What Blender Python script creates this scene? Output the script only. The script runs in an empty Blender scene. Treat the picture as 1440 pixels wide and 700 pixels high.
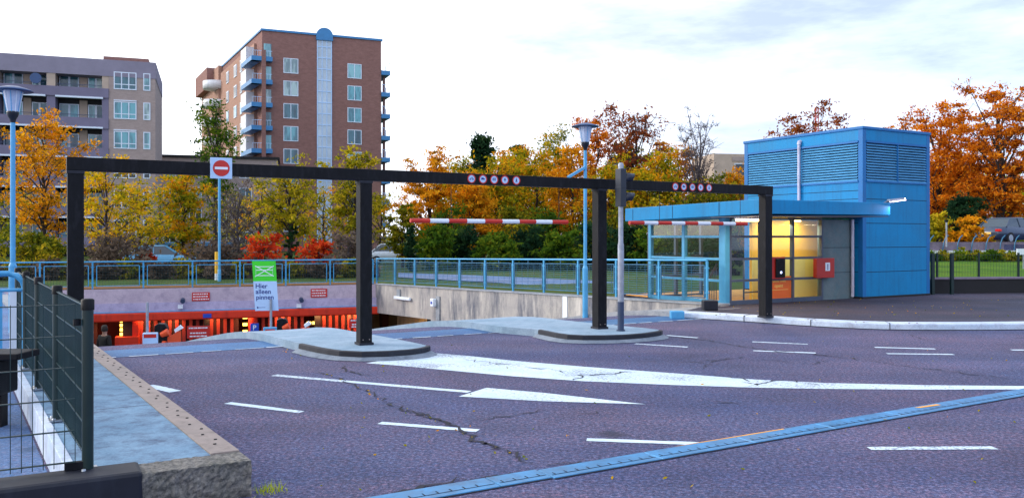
import bpy, math, random
import numpy as np
from mathutils import Matrix, Vector

random.seed(7)
RNG = np.random.default_rng(11)
SC = bpy.context.scene
COL = SC.collection
R = math.radians
F, CX, HY, EYE = 1180.0, 720.0, 332.0, 1.72      # lens in photo pixels, centre column, horizon row, eye height

# ------------------------------------------------------------------ survey helpers (photo measurements -> metres)
def G(px, py, z=0.0):
    Y = F * (EYE - z) / (py - HY)
    return ((px - CX) / F * Y, Y, z)
def XY(px, Y): return ((px - CX) / F * Y, Y)
def Z(py, Y): return EYE + (HY - py) * Y / F
def hit(px, o, d):
    k = (px - CX) / F
    return (k * o[1] - o[0]) / (d[0] - k * d[1])
U = (math.cos(R(30)), math.sin(R(30)))
V = (-math.sin(R(30)), math.cos(R(30)))
CREST = (-1.25, 14.7)
def s_of(x, y): return (x - CREST[0]) * V[0] + (y - CREST[1]) * V[1]
def ramp_z(s):
    if s < .4: return 0.0
    if s < 2.5: return -.155 / 4.2 * (s - .4) ** 2
    if s < 6: return -.155 * (s - 1.45)
    if s < 19.4: return -.705 - .2 * (s - 6)
    return -3.385
def gz(x, y): return ramp_z(s_of(x, y))

# ------------------------------------------------------------------ mesh builder
class MB:
    def __init__(self): self.v = []; self.f = []; self.s = []
    def add(self, vs, fs, smooth=False):
        n = len(self.v); self.v += [tuple(p) for p in vs]
        for q in fs: self.f.append([i + n for i in q]); self.s.append(smooth)
        return self
    def box(self, x0, x1, y0, y1, z0, z1):
        vs = [(x0,y0,z0),(x1,y0,z0),(x1,y1,z0),(x0,y1,z0),(x0,y0,z1),(x1,y0,z1),(x1,y1,z1),(x0,y1,z1)]
        return self.add(vs, [(0,3,2,1),(4,5,6,7),(0,1,5,4),(1,2,6,5),(2,3,7,6),(3,0,4,7)])
    def hexa(self, b, t):     # 4 bottom points, 4 top points
        return self.add(list(b) + list(t), [(0,3,2,1),(4,5,6,7),(0,1,5,4),(1,2,6,5),(2,3,7,6),(3,0,4,7)])
    def prism(self, poly, z0, z1):
        n = len(poly)
        zb = z0 if isinstance(z0, (list, tuple)) else [z0] * n
        zt = z1 if isinstance(z1, (list, tuple)) else [z1] * n
        vs = [(p[0], p[1], zb[i]) for i, p in enumerate(poly)] + [(p[0], p[1], zt[i]) for i, p in enumerate(poly)]
        return self.add(vs, [tuple(range(n))[::-1], tuple(range(n, 2*n))] + [(i, (i+1) % n, n + (i+1) % n, n + i) for i in range(n)])
    def prof(self, poly, y0, y1):          # polygon in x,z extruded along y
        n = len(poly)
        vs = [(p[0], y0, p[1]) for p in poly] + [(p[0], y1, p[1]) for p in poly]
        return self.add(vs, [tuple(range(n)), tuple(range(n, 2*n))[::-1]] + [(i, n + i, n + (i+1) % n, (i+1) % n) for i in range(n)])
    def tube(self, pts, r, n=8, cap=True, smooth=True):
        pts = [Vector(p) for p in pts]; m = len(pts)
        rs = r if isinstance(r, (list, tuple)) else [r] * m
        vs = []; ref = None
        for i, p in enumerate(pts):
            d = (pts[min(i+1, m-1)] - pts[max(i-1, 0)])
            if d.length < 1e-9: d = Vector((0, 0, 1))
            d.normalize()
            if ref is None or abs(d.dot(ref)) > .95:
                ref = Vector((1, 0, 0)) if abs(d.x) < .8 else Vector((0, 1, 0))
            a = (ref - d * ref.dot(d)).normalized(); b = d.cross(a)
            for k in range(n):
                t = 2 * math.pi * k / n
                vs.append(p + (a * math.cos(t) + b * math.sin(t)) * rs[i])
        fs = [(i*n + k, i*n + (k+1) % n, (i+1)*n + (k+1) % n, (i+1)*n + k) for i in range(m-1) for k in range(n)]
        self.add(vs, fs, smooth)
        if cap:
            self.add(vs[:n], [tuple(range(n))[::-1]]); self.add(vs[-n:], [tuple(range(n))])
        return self
    def bar(self, p, q, w, h):             # rectangular bar p->q, w sideways, h upwards
        p, q = Vector(p), Vector(q); d = (q - p).normalized()
        up = Vector((0, 0, 1)) if abs(d.z) < .9 else Vector((0, 1, 0))
        a = d.cross(up).normalized() * w / 2; b = a.cross(d).normalized() * h / 2
        return self.hexa([p-a-b, p+a-b, q+a-b, q-a-b], [p-a+b, p+a+b, q+a+b, q-a+b])
    def lathe(self, prof, n=24, c=(0, 0)):
        vs = [(c[0] + r * math.cos(2*math.pi*k/n), c[1] + r * math.sin(2*math.pi*k/n), z) for r, z in prof for k in range(n)]
        m = len(prof)
        return self.add(vs, [(i*n + k, i*n + (k+1) % n, (i+1)*n + (k+1) % n, (i+1)*n + k) for i in range(m-1) for k in range(n)], True)
    def disc(self, c, r, y0, y1, n=28, rx=None):     # disc facing -y, thickness y0..y1
        poly = [(c[0] + (rx or r) * math.cos(2*math.pi*k/n), c[1] + r * math.sin(2*math.pi*k/n)) for k in range(n)]
        return self.prof(poly, y0, y1)
    def quad(self, *p): return self.add(p, [tuple(range(len(p)))])
    def merge(self, me, M=None):
        vs = [(M @ v.co if M else v.co) for v in me.vertices]
        return self.add(vs, [tuple(p.vertices) for p in me.polygons])

def obj(name, mb, mat, parent=None, bevel=0, loc=None):
    me = bpy.data.meshes.new(name)
    me.from_pydata([tuple(p) for p in mb.v], [], mb.f); me.update()
    me.polygons.foreach_set('use_smooth', mb.s)
    me.materials.append(mat)
    o = bpy.data.objects.new(name, me); COL.objects.link(o)
    if parent: o.parent = parent
    if loc: o.location = loc
    if bevel:
        b = o.modifiers.new('bevel', 'BEVEL'); b.width = bevel; b.segments = 2; b.limit_method = 'ANGLE'
    return o
def tag(o, label=None, cat=None, group=None, kind=None):
    if label: o['label'] = label
    if cat: o['category'] = cat
    if group: o['group'] = group
    if kind: o['kind'] = kind
    return o
def thing(name, label, cat, loc=(0, 0, 0), rz=0, group=None):
    o = bpy.data.objects.new(name, None); COL.objects.link(o)
    o.location = loc; o.rotation_euler = (0, 0, rz); o.empty_display_size = .1
    return tag(o, label, cat, group)
def dup(root, loc, rz=0, label=None, scale=None):
    def rec(o, par):
        c = o.copy(); COL.objects.link(c); c.parent = par
        for k in list(o.children): rec(k, c)
        return c
    r = rec(root, None); r.location = loc; r.rotation_euler = (0, 0, rz)
    if label: r['label'] = label
    if scale: r.scale = scale
    return r
def text_mesh(mb, txt, size, x, y, z, align='LEFT', sx=1):
    cu = bpy.data.curves.new('lettering', 'FONT'); cu.body = txt; cu.size = size; cu.align_x = align; cu.extrude = .0015; cu.resolution_u = 3
    cu.offset = size * .012
    o = bpy.data.objects.new('lettering', cu); COL.objects.link(o)
    bpy.context.view_layer.update()
    me = bpy.data.meshes.new_from_object(o.evaluated_get(bpy.context.evaluated_depsgraph_get()))
    mb.merge(me, Matrix.Translation((x, y, z)) @ Matrix.Rotation(R(90), 4, 'X') @ Matrix.Diagonal((sx, 1, 1, 1)))
    bpy.data.objects.remove(o); bpy.data.meshes.remove(me); bpy.data.curves.remove(cu)
    return mb

# ------------------------------------------------------------------ materials
def new_mat(name):
    m = bpy.data.materials.new(name); m.use_nodes = True
    nt = m.node_tree; nt.nodes.clear()
    out = nt.nodes.new('ShaderNodeOutputMaterial')
    return m, nt, out
def c4(c): return (c[0], c[1], c[2], 1)
def noise(nt, vec, scale, detail=4, rough=.6):
    n = nt.nodes.new('ShaderNodeTexNoise'); n.inputs['Scale'].default_value = scale
    n.inputs['Detail'].default_value = detail; n.inputs['Roughness'].default_value = rough
    nt.links.new(vec, n.inputs['Vector']); return n
def ramp(nt, fac, stops):
    r = nt.nodes.new('ShaderNodeValToRGB'); e = r.color_ramp.elements
    while len(e) < len(stops): e.new(.5)
    for i, (p, c) in enumerate(stops): e[i].position = p; e[i].color = c4(c)
    nt.links.new(fac, r.inputs['Fac']); return r
def mix(nt, fac, a, b, mode='MIX'):
    m = nt.nodes.new('ShaderNodeMix'); m.data_type = 'RGBA'; m.blend_type = mode
    if hasattr(fac, 'is_linked'): nt.links.new(fac, m.inputs[0])
    else: m.inputs[0].default_value = fac
    for s, x in ((6, a), (7, b)):
        if hasattr(x, 'is_linked'): nt.links.new(x, m.inputs[s])
        else: m.inputs[s].default_value = c4(x)
    return m.outputs[2]
def coords(nt, kind='Object', scale=(1, 1, 1)):
    t = nt.nodes.new('ShaderNodeTexCoord'); mp = nt.nodes.new('ShaderNodeMapping')
    mp.inputs['Scale'].default_value = scale
    nt.links.new(t.outputs[kind], mp.inputs['Vector']); return mp.outputs['Vector']
def geo_pos(nt, scale=(1, 1, 1)):
    t = nt.nodes.new('ShaderNodeNewGeometry'); mp = nt.nodes.new('ShaderNodeMapping')
    mp.inputs['Scale'].default_value = scale
    nt.links.new(t.outputs['Position'], mp.inputs['Vector']); return mp.outputs['Vector']
def principled(nt, out, rough=.6, metal=0, spec=.5):
    p = nt.nodes.new('ShaderNodeBsdfPrincipled')
    p.inputs['Roughness'].default_value = rough; p.inputs['Metallic'].default_value = metal
    p.inputs['Specular IOR Level'].default_value = spec
    nt.links.new(p.outputs[0], out.inputs['Surface']); return p
def bump(nt, p, h, strength=.3, dist=.01):
    b = nt.nodes.new('ShaderNodeBump'); b.inputs['Strength'].default_value = strength; b.inputs['Distance'].default_value = dist
    nt.links.new(h, b.inputs['Height']); nt.links.new(b.outputs[0], p.inputs['Normal'])
def paint(name, col, rough=.5, var=.18, scale=3, metal=0, spec=.5, dirt=None, stretch=(1, 1, 1)):
    m, nt, out = new_mat(name); p = principled(nt, out, rough, metal, spec)
    vec = geo_pos(nt, stretch)
    n1 = noise(nt, vec, scale, 6, .65)
    lo = tuple(x * (1 - var) for x in col); hi = tuple(min(1, x * (1 + var)) for x in col)
    c = ramp(nt, n1.outputs['Fac'], [(.3, lo), (.7, hi)]).outputs['Color']
    if dirt:
        n2 = noise(nt, geo_pos(nt, (1.3, 1.3, .35)), scale * 1.7, 8, .7)
        k = ramp(nt, n2.outputs['Fac'], [(.5, (0, 0, 0)), (.72, (.7, .7, .7))])
        c = mix(nt, k.outputs['Color'], c, dirt)
    nt.links.new(c, p.inputs['Base Color'])
    rr = nt.nodes.new('ShaderNodeMath'); rr.operation = 'MULTIPLY_ADD'; rr.inputs[1].default_value = .25; rr.inputs[2].default_value = rough - .12
    nt.links.new(n1.outputs['Fac'], rr.inputs[0]); nt.links.new(rr.outputs[0], p.inputs['Roughness'])
    return m
def emit(name, col, k):
    m, nt, out = new_mat(name); e = nt.nodes.new('ShaderNodeEmission')
    e.inputs[0].default_value = c4(col); e.inputs[1].default_value = k
    nt.links.new(e.outputs[0], out.inputs['Surface']); return m
def glass(name, tint=(.8, .92, .95), refl=.1):
    m, nt, out = new_mat(name)
    t = nt.nodes.new('ShaderNodeBsdfTransparent'); t.inputs[0].default_value = c4(tint)
    g = nt.nodes.new('ShaderNodeBsdfGlossy'); g.inputs['Roughness'].default_value = .03
    fr = nt.nodes.new('ShaderNodeFresnel'); fr.inputs[0].default_value = 1.35
    ad = nt.nodes.new('ShaderNodeMath'); ad.operation = 'ADD'; ad.inputs[1].default_value = refl; ad.use_clamp = True
    nt.links.new(fr.outputs[0], ad.inputs[0])
    mx = nt.nodes.new('ShaderNodeMixShader'); nt.links.new(ad.outputs[0], mx.inputs[0])
    nt.links.new(t.outputs[0], mx.inputs[1]); nt.links.new(g.outputs[0], mx.inputs[2]); nt.links.new(mx.outputs[0], out.inputs['Surface'])
    return m
def asphalt(name, dark, mid, light, patch=.25, rough=.85):
    m, nt, out = new_mat(name); p = principled(nt, out, rough, 0, .35)
    vec = geo_pos(nt)
    fine = noise(nt, vec, 30, 7, .95); mid_n = noise(nt, vec, 11, 5, .8); big = noise(nt, vec, .55, 6, .65); hue = noise(nt, vec, 24, 6, .95)
    c = ramp(nt, fine.outputs['Fac'], [(.38, dark), (.5, mid), (.61, light)]).outputs['Color']
    hc = ramp(nt, hue.outputs['Color'], [(.38, (.45, .95, 1.4)), (.5, (1, 1, 1)), (.62, (1.9, .85, .85))]).outputs['Color']
    c = mix(nt, .8, c, hc, 'MULTIPLY')
    k = ramp(nt, big.outputs['Fac'], [(.3, (1 - patch,) * 3), (.5, (1, 1, 1)), (.75, (1 + patch,) * 3)]).outputs['Color']
    c = mix(nt, 1, c, k, 'MULTIPLY')
    k2 = ramp(nt, mid_n.outputs['Fac'], [(.3, (.82, .82, .86)), (.7, (1.15, 1.12, 1.1))]).outputs['Color']
    c = mix(nt, 1, c, k2, 'MULTIPLY')
    st = noise(nt, geo_pos(nt, (1, 1, 1)), 2.1, 7, .75)
    sk = ramp(nt, st.outputs['Fac'], [(.62, (0, 0, 0)), (.75, (.65, .65, .65))]).outputs['Color']
    c = mix(nt, sk, c, tuple(x * .45 for x in mid))
    # tyre-polished bands along the lanes, oil drips, hue drift
    tcv = nt.nodes.new('ShaderNodeMapping'); tcv.inputs['Rotation'].default_value = (0, 0, R(-54)); tcv.inputs['Scale'].default_value = (.10, .75, 1)
    nt.links.new(vec, tcv.inputs['Vector']); ln = noise(nt, tcv.outputs['Vector'], 1.0, 4, .55)
    kl = ramp(nt, ln.outputs['Fac'], [(.34, (.62, .72, .88)), (.5, (1, 1, 1)), (.66, (1.32, 1.18, 1.14))]).outputs['Color']
    c = mix(nt, .8, c, kl, 'MULTIPLY')
    hd = noise(nt, vec, .35, 3, .5)
    kh = ramp(nt, hd.outputs['Fac'], [(.35, (.78, 1.0, 1.18)), (.65, (1.18, .98, .95))]).outputs['Color']
    c = mix(nt, .8, c, kh, 'MULTIPLY')
    vo = nt.nodes.new('ShaderNodeTexVoronoi'); vo.inputs['Scale'].default_value = .9; vo.inputs['Randomness'].default_value = 1
    wv = mix(nt, .12, vec, noise(nt, vec, 5, 4, .7).outputs['Color']); nt.links.new(wv, vo.inputs['Vector'])
    ko = ramp(nt, vo.outputs['Distance'], [(.05, (.7, .7, .7)), (.13, (0, 0, 0))]).outputs['Color']
    sel = ramp(nt, noise(nt, vec, .8, 2, .5).outputs['Fac'], [(.5, (0, 0, 0)), (.56, (1, 1, 1))]).outputs['Color']
    ko = mix(nt, 1, ko, sel, 'MULTIPLY'); c = mix(nt, ko, c, tuple(x * .3 for x in mid))
    nt.links.new(c, p.inputs['Base Color'])
    bump(nt, p, fine.outputs['Fac'], .5, .008)
    return m
def concrete(name, a, b, dark, streak=False, rough=.85, amt=.6, scale=1.2):
    m, nt, out = new_mat(name); p = principled(nt, out, rough, 0, .3)
    n1 = noise(nt, geo_pos(nt), scale, 8, .7)
    c = ramp(nt, n1.outputs['Fac'], [(.32, a), (.68, b)]).outputs['Color']
    vec = geo_pos(nt, (.95, .95, .22) if streak else (1, 1, 1))
    n2 = noise(nt, vec, 1.6 if streak else 4.5, 7, .75)
    k = ramp(nt, n2.outputs['Fac'], [(.46, (0, 0, 0)), (.68, (amt,) * 3)]).outputs['Color']
    c = mix(nt, k, c, dark)
    if streak:
        n4 = noise(nt, geo_pos(nt, (.9, .9, .14)), 1.5, 6, .7)
        k4 = ramp(nt, n4.outputs['Fac'], [(.56, (0, 0, 0)), (.7, (.7,) * 3)]).outputs['Color']
        c = mix(nt, k4, c, tuple(min(1, x * 1.5) for x in b))
    n3 = noise(nt, geo_pos(nt), 60, 3, .7)
    k3 = ramp(nt, n3.outputs['Fac'], [(.3, (.8, .8, .84)), (.7, (1.12, 1.1, 1.1))]).outputs['Color']
    c = mix(nt, 1, c, k3, 'MULTIPLY')
    nt.links.new(c, p.inputs['Base Color']); bump(nt, p, n3.outputs['Fac'], .35, .006)
    return m
def bricks(name, a, b, mortar, scale=1.0):
    m, nt, out = new_mat(name); p = principled(nt, out, .85, 0, .2)
    n = noise(nt, geo_pos(nt, (1, 1, 2.5)), 1.4, 9, .8); n2 = noise(nt, geo_pos(nt, (1, 1, 14)), 2.5, 3, .8)
    c = ramp(nt, n.outputs['Fac'], [(.3, a), (.7, b)]).outputs['Color']
    k = ramp(nt, n2.outputs['Fac'], [(.35, (.85,) * 3), (.65, (1.1,) * 3)]).outputs['Color']
    c = mix(nt, 1, c, k, 'MULTIPLY')
    nt.links.new(c, p.inputs['Base Color']); return m
def leaf(name, stops, clump=.9, trans=.48):
    stops = [(p_, tuple(min(.92, x * 1.22) for x in c_)) for p_, c_ in stops]
    m, nt, out = new_mat(name)
    g = nt.nodes.new('ShaderNodeNewGeometry')
    n = noise(nt, geo_pos(nt), clump, 3, .6)
    ad = nt.nodes.new('ShaderNodeMath'); ad.operation = 'MULTIPLY_ADD'; ad.inputs[1].default_value = .45
    nt.links.new(g.outputs['Random Per Island'], ad.inputs[0])
    sb = nt.nodes.new('ShaderNodeMath'); sb.operation = 'MULTIPLY_ADD'; sb.inputs[1].default_value = 1.5; sb.inputs[2].default_value = -.47
    nt.links.new(n.outputs['Fac'], sb.inputs[0]); nt.links.new(sb.outputs[0], ad.inputs[2])
    c = ramp(nt, ad.outputs[0], stops).outputs['Color']
    d = nt.nodes.new('ShaderNodeBsdfDiffuse'); t = nt.nodes.new('ShaderNodeBsdfTranslucent')
    nt.links.new(c, d.inputs[0]); nt.links.new(c, t.inputs[0])
    mx = nt.nodes.new('ShaderNodeMixShader'); mx.inputs[0].default_value = trans
    nt.links.new(d.outputs[0], mx.inputs[1]); nt.links.new(t.outputs[0], mx.inputs[2]); nt.links.new(mx.outputs[0], out.inputs['Surface'])
    return m

M = {}
M['asphalt'] = asphalt('asphalt', (.010, .013, .036), (.050, .054, .108), (.26, .24, .35))
M['asphalt_dark'] = asphalt('pavement_asphalt', (.012, .012, .022), (.038, .036, .055), (.10, .09, .11), .35)
M['asphalt_blue'] = asphalt('footway_asphalt', (.03, .07, .14), (.07, .15, .28), (.16, .26, .42))
M['crest'] = asphalt('smooth_joint', (.012, .06, .14), (.03, .13, .27), (.08, .22, .38), .3, .6)
M['grass'] = None
def road_paint():
    m, nt, out = new_mat('road_paint'); p = principled(nt, out, .75, 0, .3)
    n = noise(nt, geo_pos(nt), 2.2, 6, .7); c = ramp(nt, n.outputs['Fac'], [(.3, (.46, .58, .70)), (.7, (.70, .80, .88))]).outputs['Color']
    w = noise(nt, geo_pos(nt), 26, 7, .85); w2 = noise(nt, geo_pos(nt), 1.1, 4, .6)
    ad = nt.nodes.new('ShaderNodeMath'); ad.operation = 'MULTIPLY_ADD'; ad.inputs[1].default_value = .55; nt.links.new(w2.outputs['Fac'], ad.inputs[0]); nt.links.new(w.outputs['Fac'], ad.inputs[2])
    k = ramp(nt, ad.outputs[0], [(.80, (0, 0, 0)), (.90, (.85,) * 3)]).outputs['Color']
    nt.links.new(mix(nt, k, c, (.09, .10, .16)), p.inputs['Base Color']); bump(nt, p, w.outputs['Fac'], .3, .004); return m
M['white_paint'] = road_paint()
M['crack'] = paint('crack', (.016, .016, .026), .95)
M['slab'] = concrete('blue_grey_concrete', (.11, .22, .33), (.21, .34, .46), (.06, .08, .14), False, .8, .85)
M['island'] = concrete('island_concrete', (.20, .31, .40), (.33, .43, .52), (.11, .17, .25), False, .8, .4)
M['kerb'] = concrete('kerb_concrete', (.24, .27, .30), (.38, .40, .42), (.12, .15, .19))
M['apron'] = concrete('apron_concrete', (.16, .20, .25), (.26, .30, .35), (.07, .09, .13))
M['kerb_white'] = concrete('white_kerb_paint', (.46, .58, .72), (.66, .74, .84), (.28, .28, .36), False, .6, .6)
M['agg'] = concrete('rough_aggregate', (.04, .04, .04), (.30, .28, .25), (.03, .04, .03), False, .95, .5, 34)
M['wall_pink'] = concrete('lilac_concrete', (.44, .36, .43), (.60, .50, .57), (.26, .22, .30), False, .85, .55, .8)
M['wall_band'] = concrete('lilac_band', (.40, .36, .52), (.54, .48, .66), (.22, .20, .34), False, .85, .5)
M['wall_stain'] = concrete('streaked_concrete', (.30, .29, .29), (.48, .45, .40), (.08, .095, .13), True, .9, 1.0)
M['tan'] = paint('tan_steel', (.26, .21, .19), .6, .15, 5, 0, .4, (.12, .09, .08))
M['black'] = paint('black_paint', (.004, .0045, .007), .55, .3, 2, 0, .16, (.008, .008, .012))
M['black'] = paint('worn_black_paint', (.0045, .005, .0075), .55, .5, 7, 0, .18, (.020, .020, .026))
M['rubber'] = paint('dark_rubber', (.008, .010, .020), .6, .3, 4, 0, .4, (.02, .025, .04))
M['green_steel'] = paint('green_coated_steel', (.004, .020, .020), .4, .2, 4, 0, .5)
M['wire_green'] = paint('green_coated_wire', (.006, .03, .032), .35, .2, 4, 0, .6)
M['rail'] = paint('blue_galvanised', (.05, .30, .55), .4, .2, 3, .2)
M['rail_dark'] = paint('blue_panel_steel', (.02, .13, .25), .45, .2, 3, .1)
M['pole_blue'] = paint('pale_blue_paint', (.07, .34, .62), .4, .15, 3)
M['lamp_hat'] = paint('lamp_hat_blue', (.02, .06, .17), .4, .15, 3)
M['lamp_dark'] = paint('lamp_dark', (.006, .008, .018), .4, .2, 3)
M['lamp_glass'] = paint('lamp_milky', (.42, .50, .68), .25, .1, 3)
M['pole_grey'] = paint('grey_galvanised', (.30, .33, .40), .45, .25, 6, .3, .5, (.16, .17, .2))
M['pole_dark'] = paint('dark_blue_paint', (.025, .045, .10), .5, .2, 4)
M['signal_body'] = paint('signal_body', (.012, .018, .032), .45, .2, 3)
M['signal_visor'] = paint('signal_visor', (.006, .012, .03), .4, .2, 3)
M['red'] = paint('red_paint', (.50, .018, .012), .45, .12, 3)
M['red_bar'] = paint('red_reflective', (.52, .02, .008), .45, .12, 5)
M['white'] = paint('white_paint', (.72, .78, .86), .45, .06, 3)
M['white_blue'] = paint('pale_blue_sign', (.42, .60, .86), .45, .06, 3)
M['navy'] = paint('navy_print', (.015, .03, .22), .5, .05, 3)
M['sign_green'] = paint('sign_green', (.04, .62, .02), .45, .06, 3)
M['sign_blue'] = paint('sign_blue', (.01, .06, .45), .4, .06, 3)
M['fascia'] = paint('red_fascia', (.64, .030, .004), .5, .15, 1.5, 0, .4, (.28, .012, .006))
M['rib'] = paint('red_ribbed_wall', (.40, .026, .008), .6, .35, 1.2)
M['rib_dark'] = paint('dark_red_groove', (.05, .006, .003), .8, .3, 1.2)
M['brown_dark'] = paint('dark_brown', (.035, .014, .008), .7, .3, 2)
M['garage_grey'] = paint('garage_grey', (.32, .26, .17), .8, .3, 2)
M['bulb'] = emit('warm_bulb', (1, .55, .08), 5)
M['tube'] = emit('warm_tube', (1, .66, .28), 9)
M['cold_tube'] = emit('cold_tube', (1, .80, .95), 6)
def clad(name, col, dirt):
    m, nt, out = new_mat(name); p = principled(nt, out, .5, 0, .22)
    n1 = noise(nt, geo_pos(nt), 1.1, 6, .65)
    c = ramp(nt, n1.outputs['Fac'], [(.3, tuple(x * .86 for x in col)), (.7, tuple(x * 1.12 for x in col))]).outputs['Color']
    n2 = noise(nt, geo_pos(nt, (3.5, 3.5, .22)), 2.2, 7, .7)
    k = ramp(nt, n2.outputs['Fac'], [(.5, (0, 0, 0)), (.72, (.55,) * 3)]).outputs['Color']; c = mix(nt, k, c, dirt)
    n3 = noise(nt, geo_pos(nt), 28, 5, .8)
    k3 = ramp(nt, n3.outputs['Fac'], [(.35, (.86, .92, .94)), (.65, (1.12, 1.06, 1.04))]).outputs['Color']; c = mix(nt, 1, c, k3, 'MULTIPLY')
    nt.links.new(c, p.inputs['Base Color'])
    rr = ramp(nt, n1.outputs['Fac'], [(.3, (.4,) * 3), (.7, (.62,) * 3)]); nt.links.new(rr.outputs['Color'], p.inputs['Roughness'])
    return m
M['pav'] = clad('pavilion_blue', (.006, .215, .47), (.012, .13, .29))
M['pav_trim'] = paint('pavilion_trim', (.008, .14, .39), .45, .1, 3, 0, .3)
M['louvre'] = paint('louvre_blue', (.09, .33, .60), .4, .12, 3, 0, .4)
M['dark_gap'] = paint('dark_gap', (.004, .008, .02), .9)
M['frame_blue'] = paint('frame_blue', (.06, .30, .52), .4, .12, 3, .1)
M['frame_grey'] = paint('frame_grey', (.06, .08, .13), .45, .15, 3, .1)
M['pav_grey'] = concrete('panel_grey', (.10, .14, .15), (.17, .22, .23), (.06, .17, .20), False, .6, .5)
M['yellow'] = paint('yellow_panel', (.85, .46, .018), .6, .08, 1.5)
M['cream'] = paint('cream_panel', (.80, .72, .25), .6, .08, 1.5)
M['orange'] = paint('orange_poster', (.80, .13, .006), .5, .08, 3)
M['yellow_ink'] = paint('yellow_ink', (.85, .55, .12), .5, .05, 3)
M['mail_red'] = paint('letterbox_red', (.42, .016, .008), .4, .12, 5)
M['pipe'] = paint('pale_pipe', (.50, .50, .62), .45, .12, 3, .1, .5, (.35, .25, .28))
M['glass'] = glass('pavilion_glass')
M['tower'] = bricks('red_brown_brick', (.19, .098, .086), (.30, .160, .140), (.2, .2, .2))
M['tower_side'] = bricks('sunlit_pink_brick', (.30, .17, .13), (.42, .25, .19), (.2, .2, .2))  # pink brick of the left side, with its sunlit brightness painted into the colour
M['apt_wall'] = bricks('mauve_brick', (.29, .23, .22), (.40, .32, .30), (.2, .2, .2))
M['apt_band'] = paint('mauve_render', (.22, .20, .27), .8, .15, .5)
M['apt_para'] = paint('violet_render', (.16, .145, .225), .8, .15, .5)
M['apt_beige'] = paint('beige_pier', (.42, .33, .27), .8, .12, 1)
M['win'] = paint('window_glass', (.09, .30, .36), .12, .5, .45, 0, .8)
def window_mat(name):
    m, nt, out = new_mat(name); p = principled(nt, out, .12, 0, .8)
    oi = nt.nodes.new('ShaderNodeObjectInfo'); r = ramp(nt, oi.outputs['Random'], [(0, (.03, .12, .16)), (.25, (.10, .32, .38)), (.5, (.20, .42, .46)), (.72, (.34, .46, .46)), (.88, (.05, .10, .14)), (1, (.42, .40, .30))])
    r.color_ramp.interpolation = 'CONSTANT'
    n = noise(nt, geo_pos(nt, (1.2, 1.2, .25)), 1.3, 3, .6); k = ramp(nt, n.outputs['Fac'], [(.42, (.45, .5, .55)), (.56, (1.1, 1.1, 1.1))]).outputs['Color']
    nt.links.new(mix(nt, 1, r.outputs['Color'], k, 'MULTIPLY'), p.inputs['Base Color']); return m
M['win'] = window_mat('curtained_window')
M['win_dark'] = paint('dark_window', (.012, .025, .035), .15, .5, .6, 0, .7)
M['win_frame'] = paint('white_frame', (.62, .70, .82), .5, .05, 2)
M['balc_blue'] = paint('balcony_blue', (.035, .19, .42), .5, .12, 2)
M['balc_white'] = paint('balcony_white', (.60, .62, .66), .6, .1, 2)
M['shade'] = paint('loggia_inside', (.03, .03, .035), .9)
M['bark'] = paint('bark', (.035, .026, .024), .95, .4, 6)
M['bark_grey'] = paint('grey_bark', (.09, .075, .085), .95, .3, 6)
M['tyre'] = paint('tyre', (.008, .008, .010), .8)
M['rim'] = paint('alloy', (.35, .38, .42), .3, .1, 5, .7)
M['car_glass'] = paint('car_glass', (.01, .03, .05), .08, .3, 1, 0, .9)
M['car_silver'] = paint('car_blue_grey', (.035, .055, .10), .25, .08, 3, .3, .7)
M['car_white'] = paint('car_white', (.55, .66, .78), .3, .06, 3, 0, .7)
M['car_cyan'] = paint('car_light_blue', (.08, .30, .50), .25, .06, 3, .1, .7)
M['car_black'] = paint('car_black', (.010, .010, .010), .25, .06, 3, 0, .7)
M['tail'] = paint('tail_light', (.55, .01, .01), .2, .05, 3)
M['skin'] = paint('skin', (.35, .19, .13), .6, .05, 8)
M['coat'] = paint('dark_coat', (.010, .009, .008), .9, .3, 8)
M['hair'] = paint('dark_hair', (.02, .014, .01), .8, .2, 8)
M['orange_plastic'] = paint('orange_plastic', (.75, .07, .008), .5, .1, 4)
M['parapet'] = concrete('violet_concrete', (.17, .14, .19), (.26, .21, .27), (.10, .08, .12))
M['low_wall'] = paint('dark_low_wall', (.012, .012, .015), .85, .3, 2)
M['path_blue'] = asphalt('park_path', (.05, .10, .17), (.10, .17, .28), (.2, .27, .38))

def ground_mat(name, greens, litter, amt):
    m, nt, out = new_mat(name); p = principled(nt, out, .95, 0, .1)
    n = noise(nt, geo_pos(nt), .5, 8, .7); n2 = noise(nt, geo_pos(nt), 6, 5, .8); n3 = noise(nt, geo_pos(nt), .22, 5, .6)
    c = ramp(nt, n.outputs['Fac'], [(.3, greens[0]), (.55, greens[1]), (.75, greens[2])]).outputs['Color']
    k = ramp(nt, n2.outputs['Fac'], [(.52, (0, 0, 0)), (.6, (amt,) * 3)]).outputs['Color']
    kk = ramp(nt, n3.outputs['Fac'], [(.4, (.15,) * 3), (.65, (1,) * 3)]).outputs['Color']
    k = mix(nt, 1, k, kk, 'MULTIPLY')
    c = mix(nt, k, c, litter)
    nt.links.new(c, p.inputs['Base Color']); bump(nt, p, n2.outputs['Fac'], .6, .05); return m
M['grass'] = ground_mat('park_lawn', [(.02, .05, .012), (.04, .09, .016), (.08, .10, .03)], (.22, .09, .02), .8)
M['bright_grass'] = ground_mat('verge_grass', [(.03, .09, .006), (.07, .16, .010), (.14, .19, .02)], (.3, .16, .02), .35)
M['litter_soil'] = ground_mat('leafy_soil', [(.10, .06, .03), (.18, .09, .04), (.10, .08, .07)], (.42, .17, .03), .9)

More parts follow.
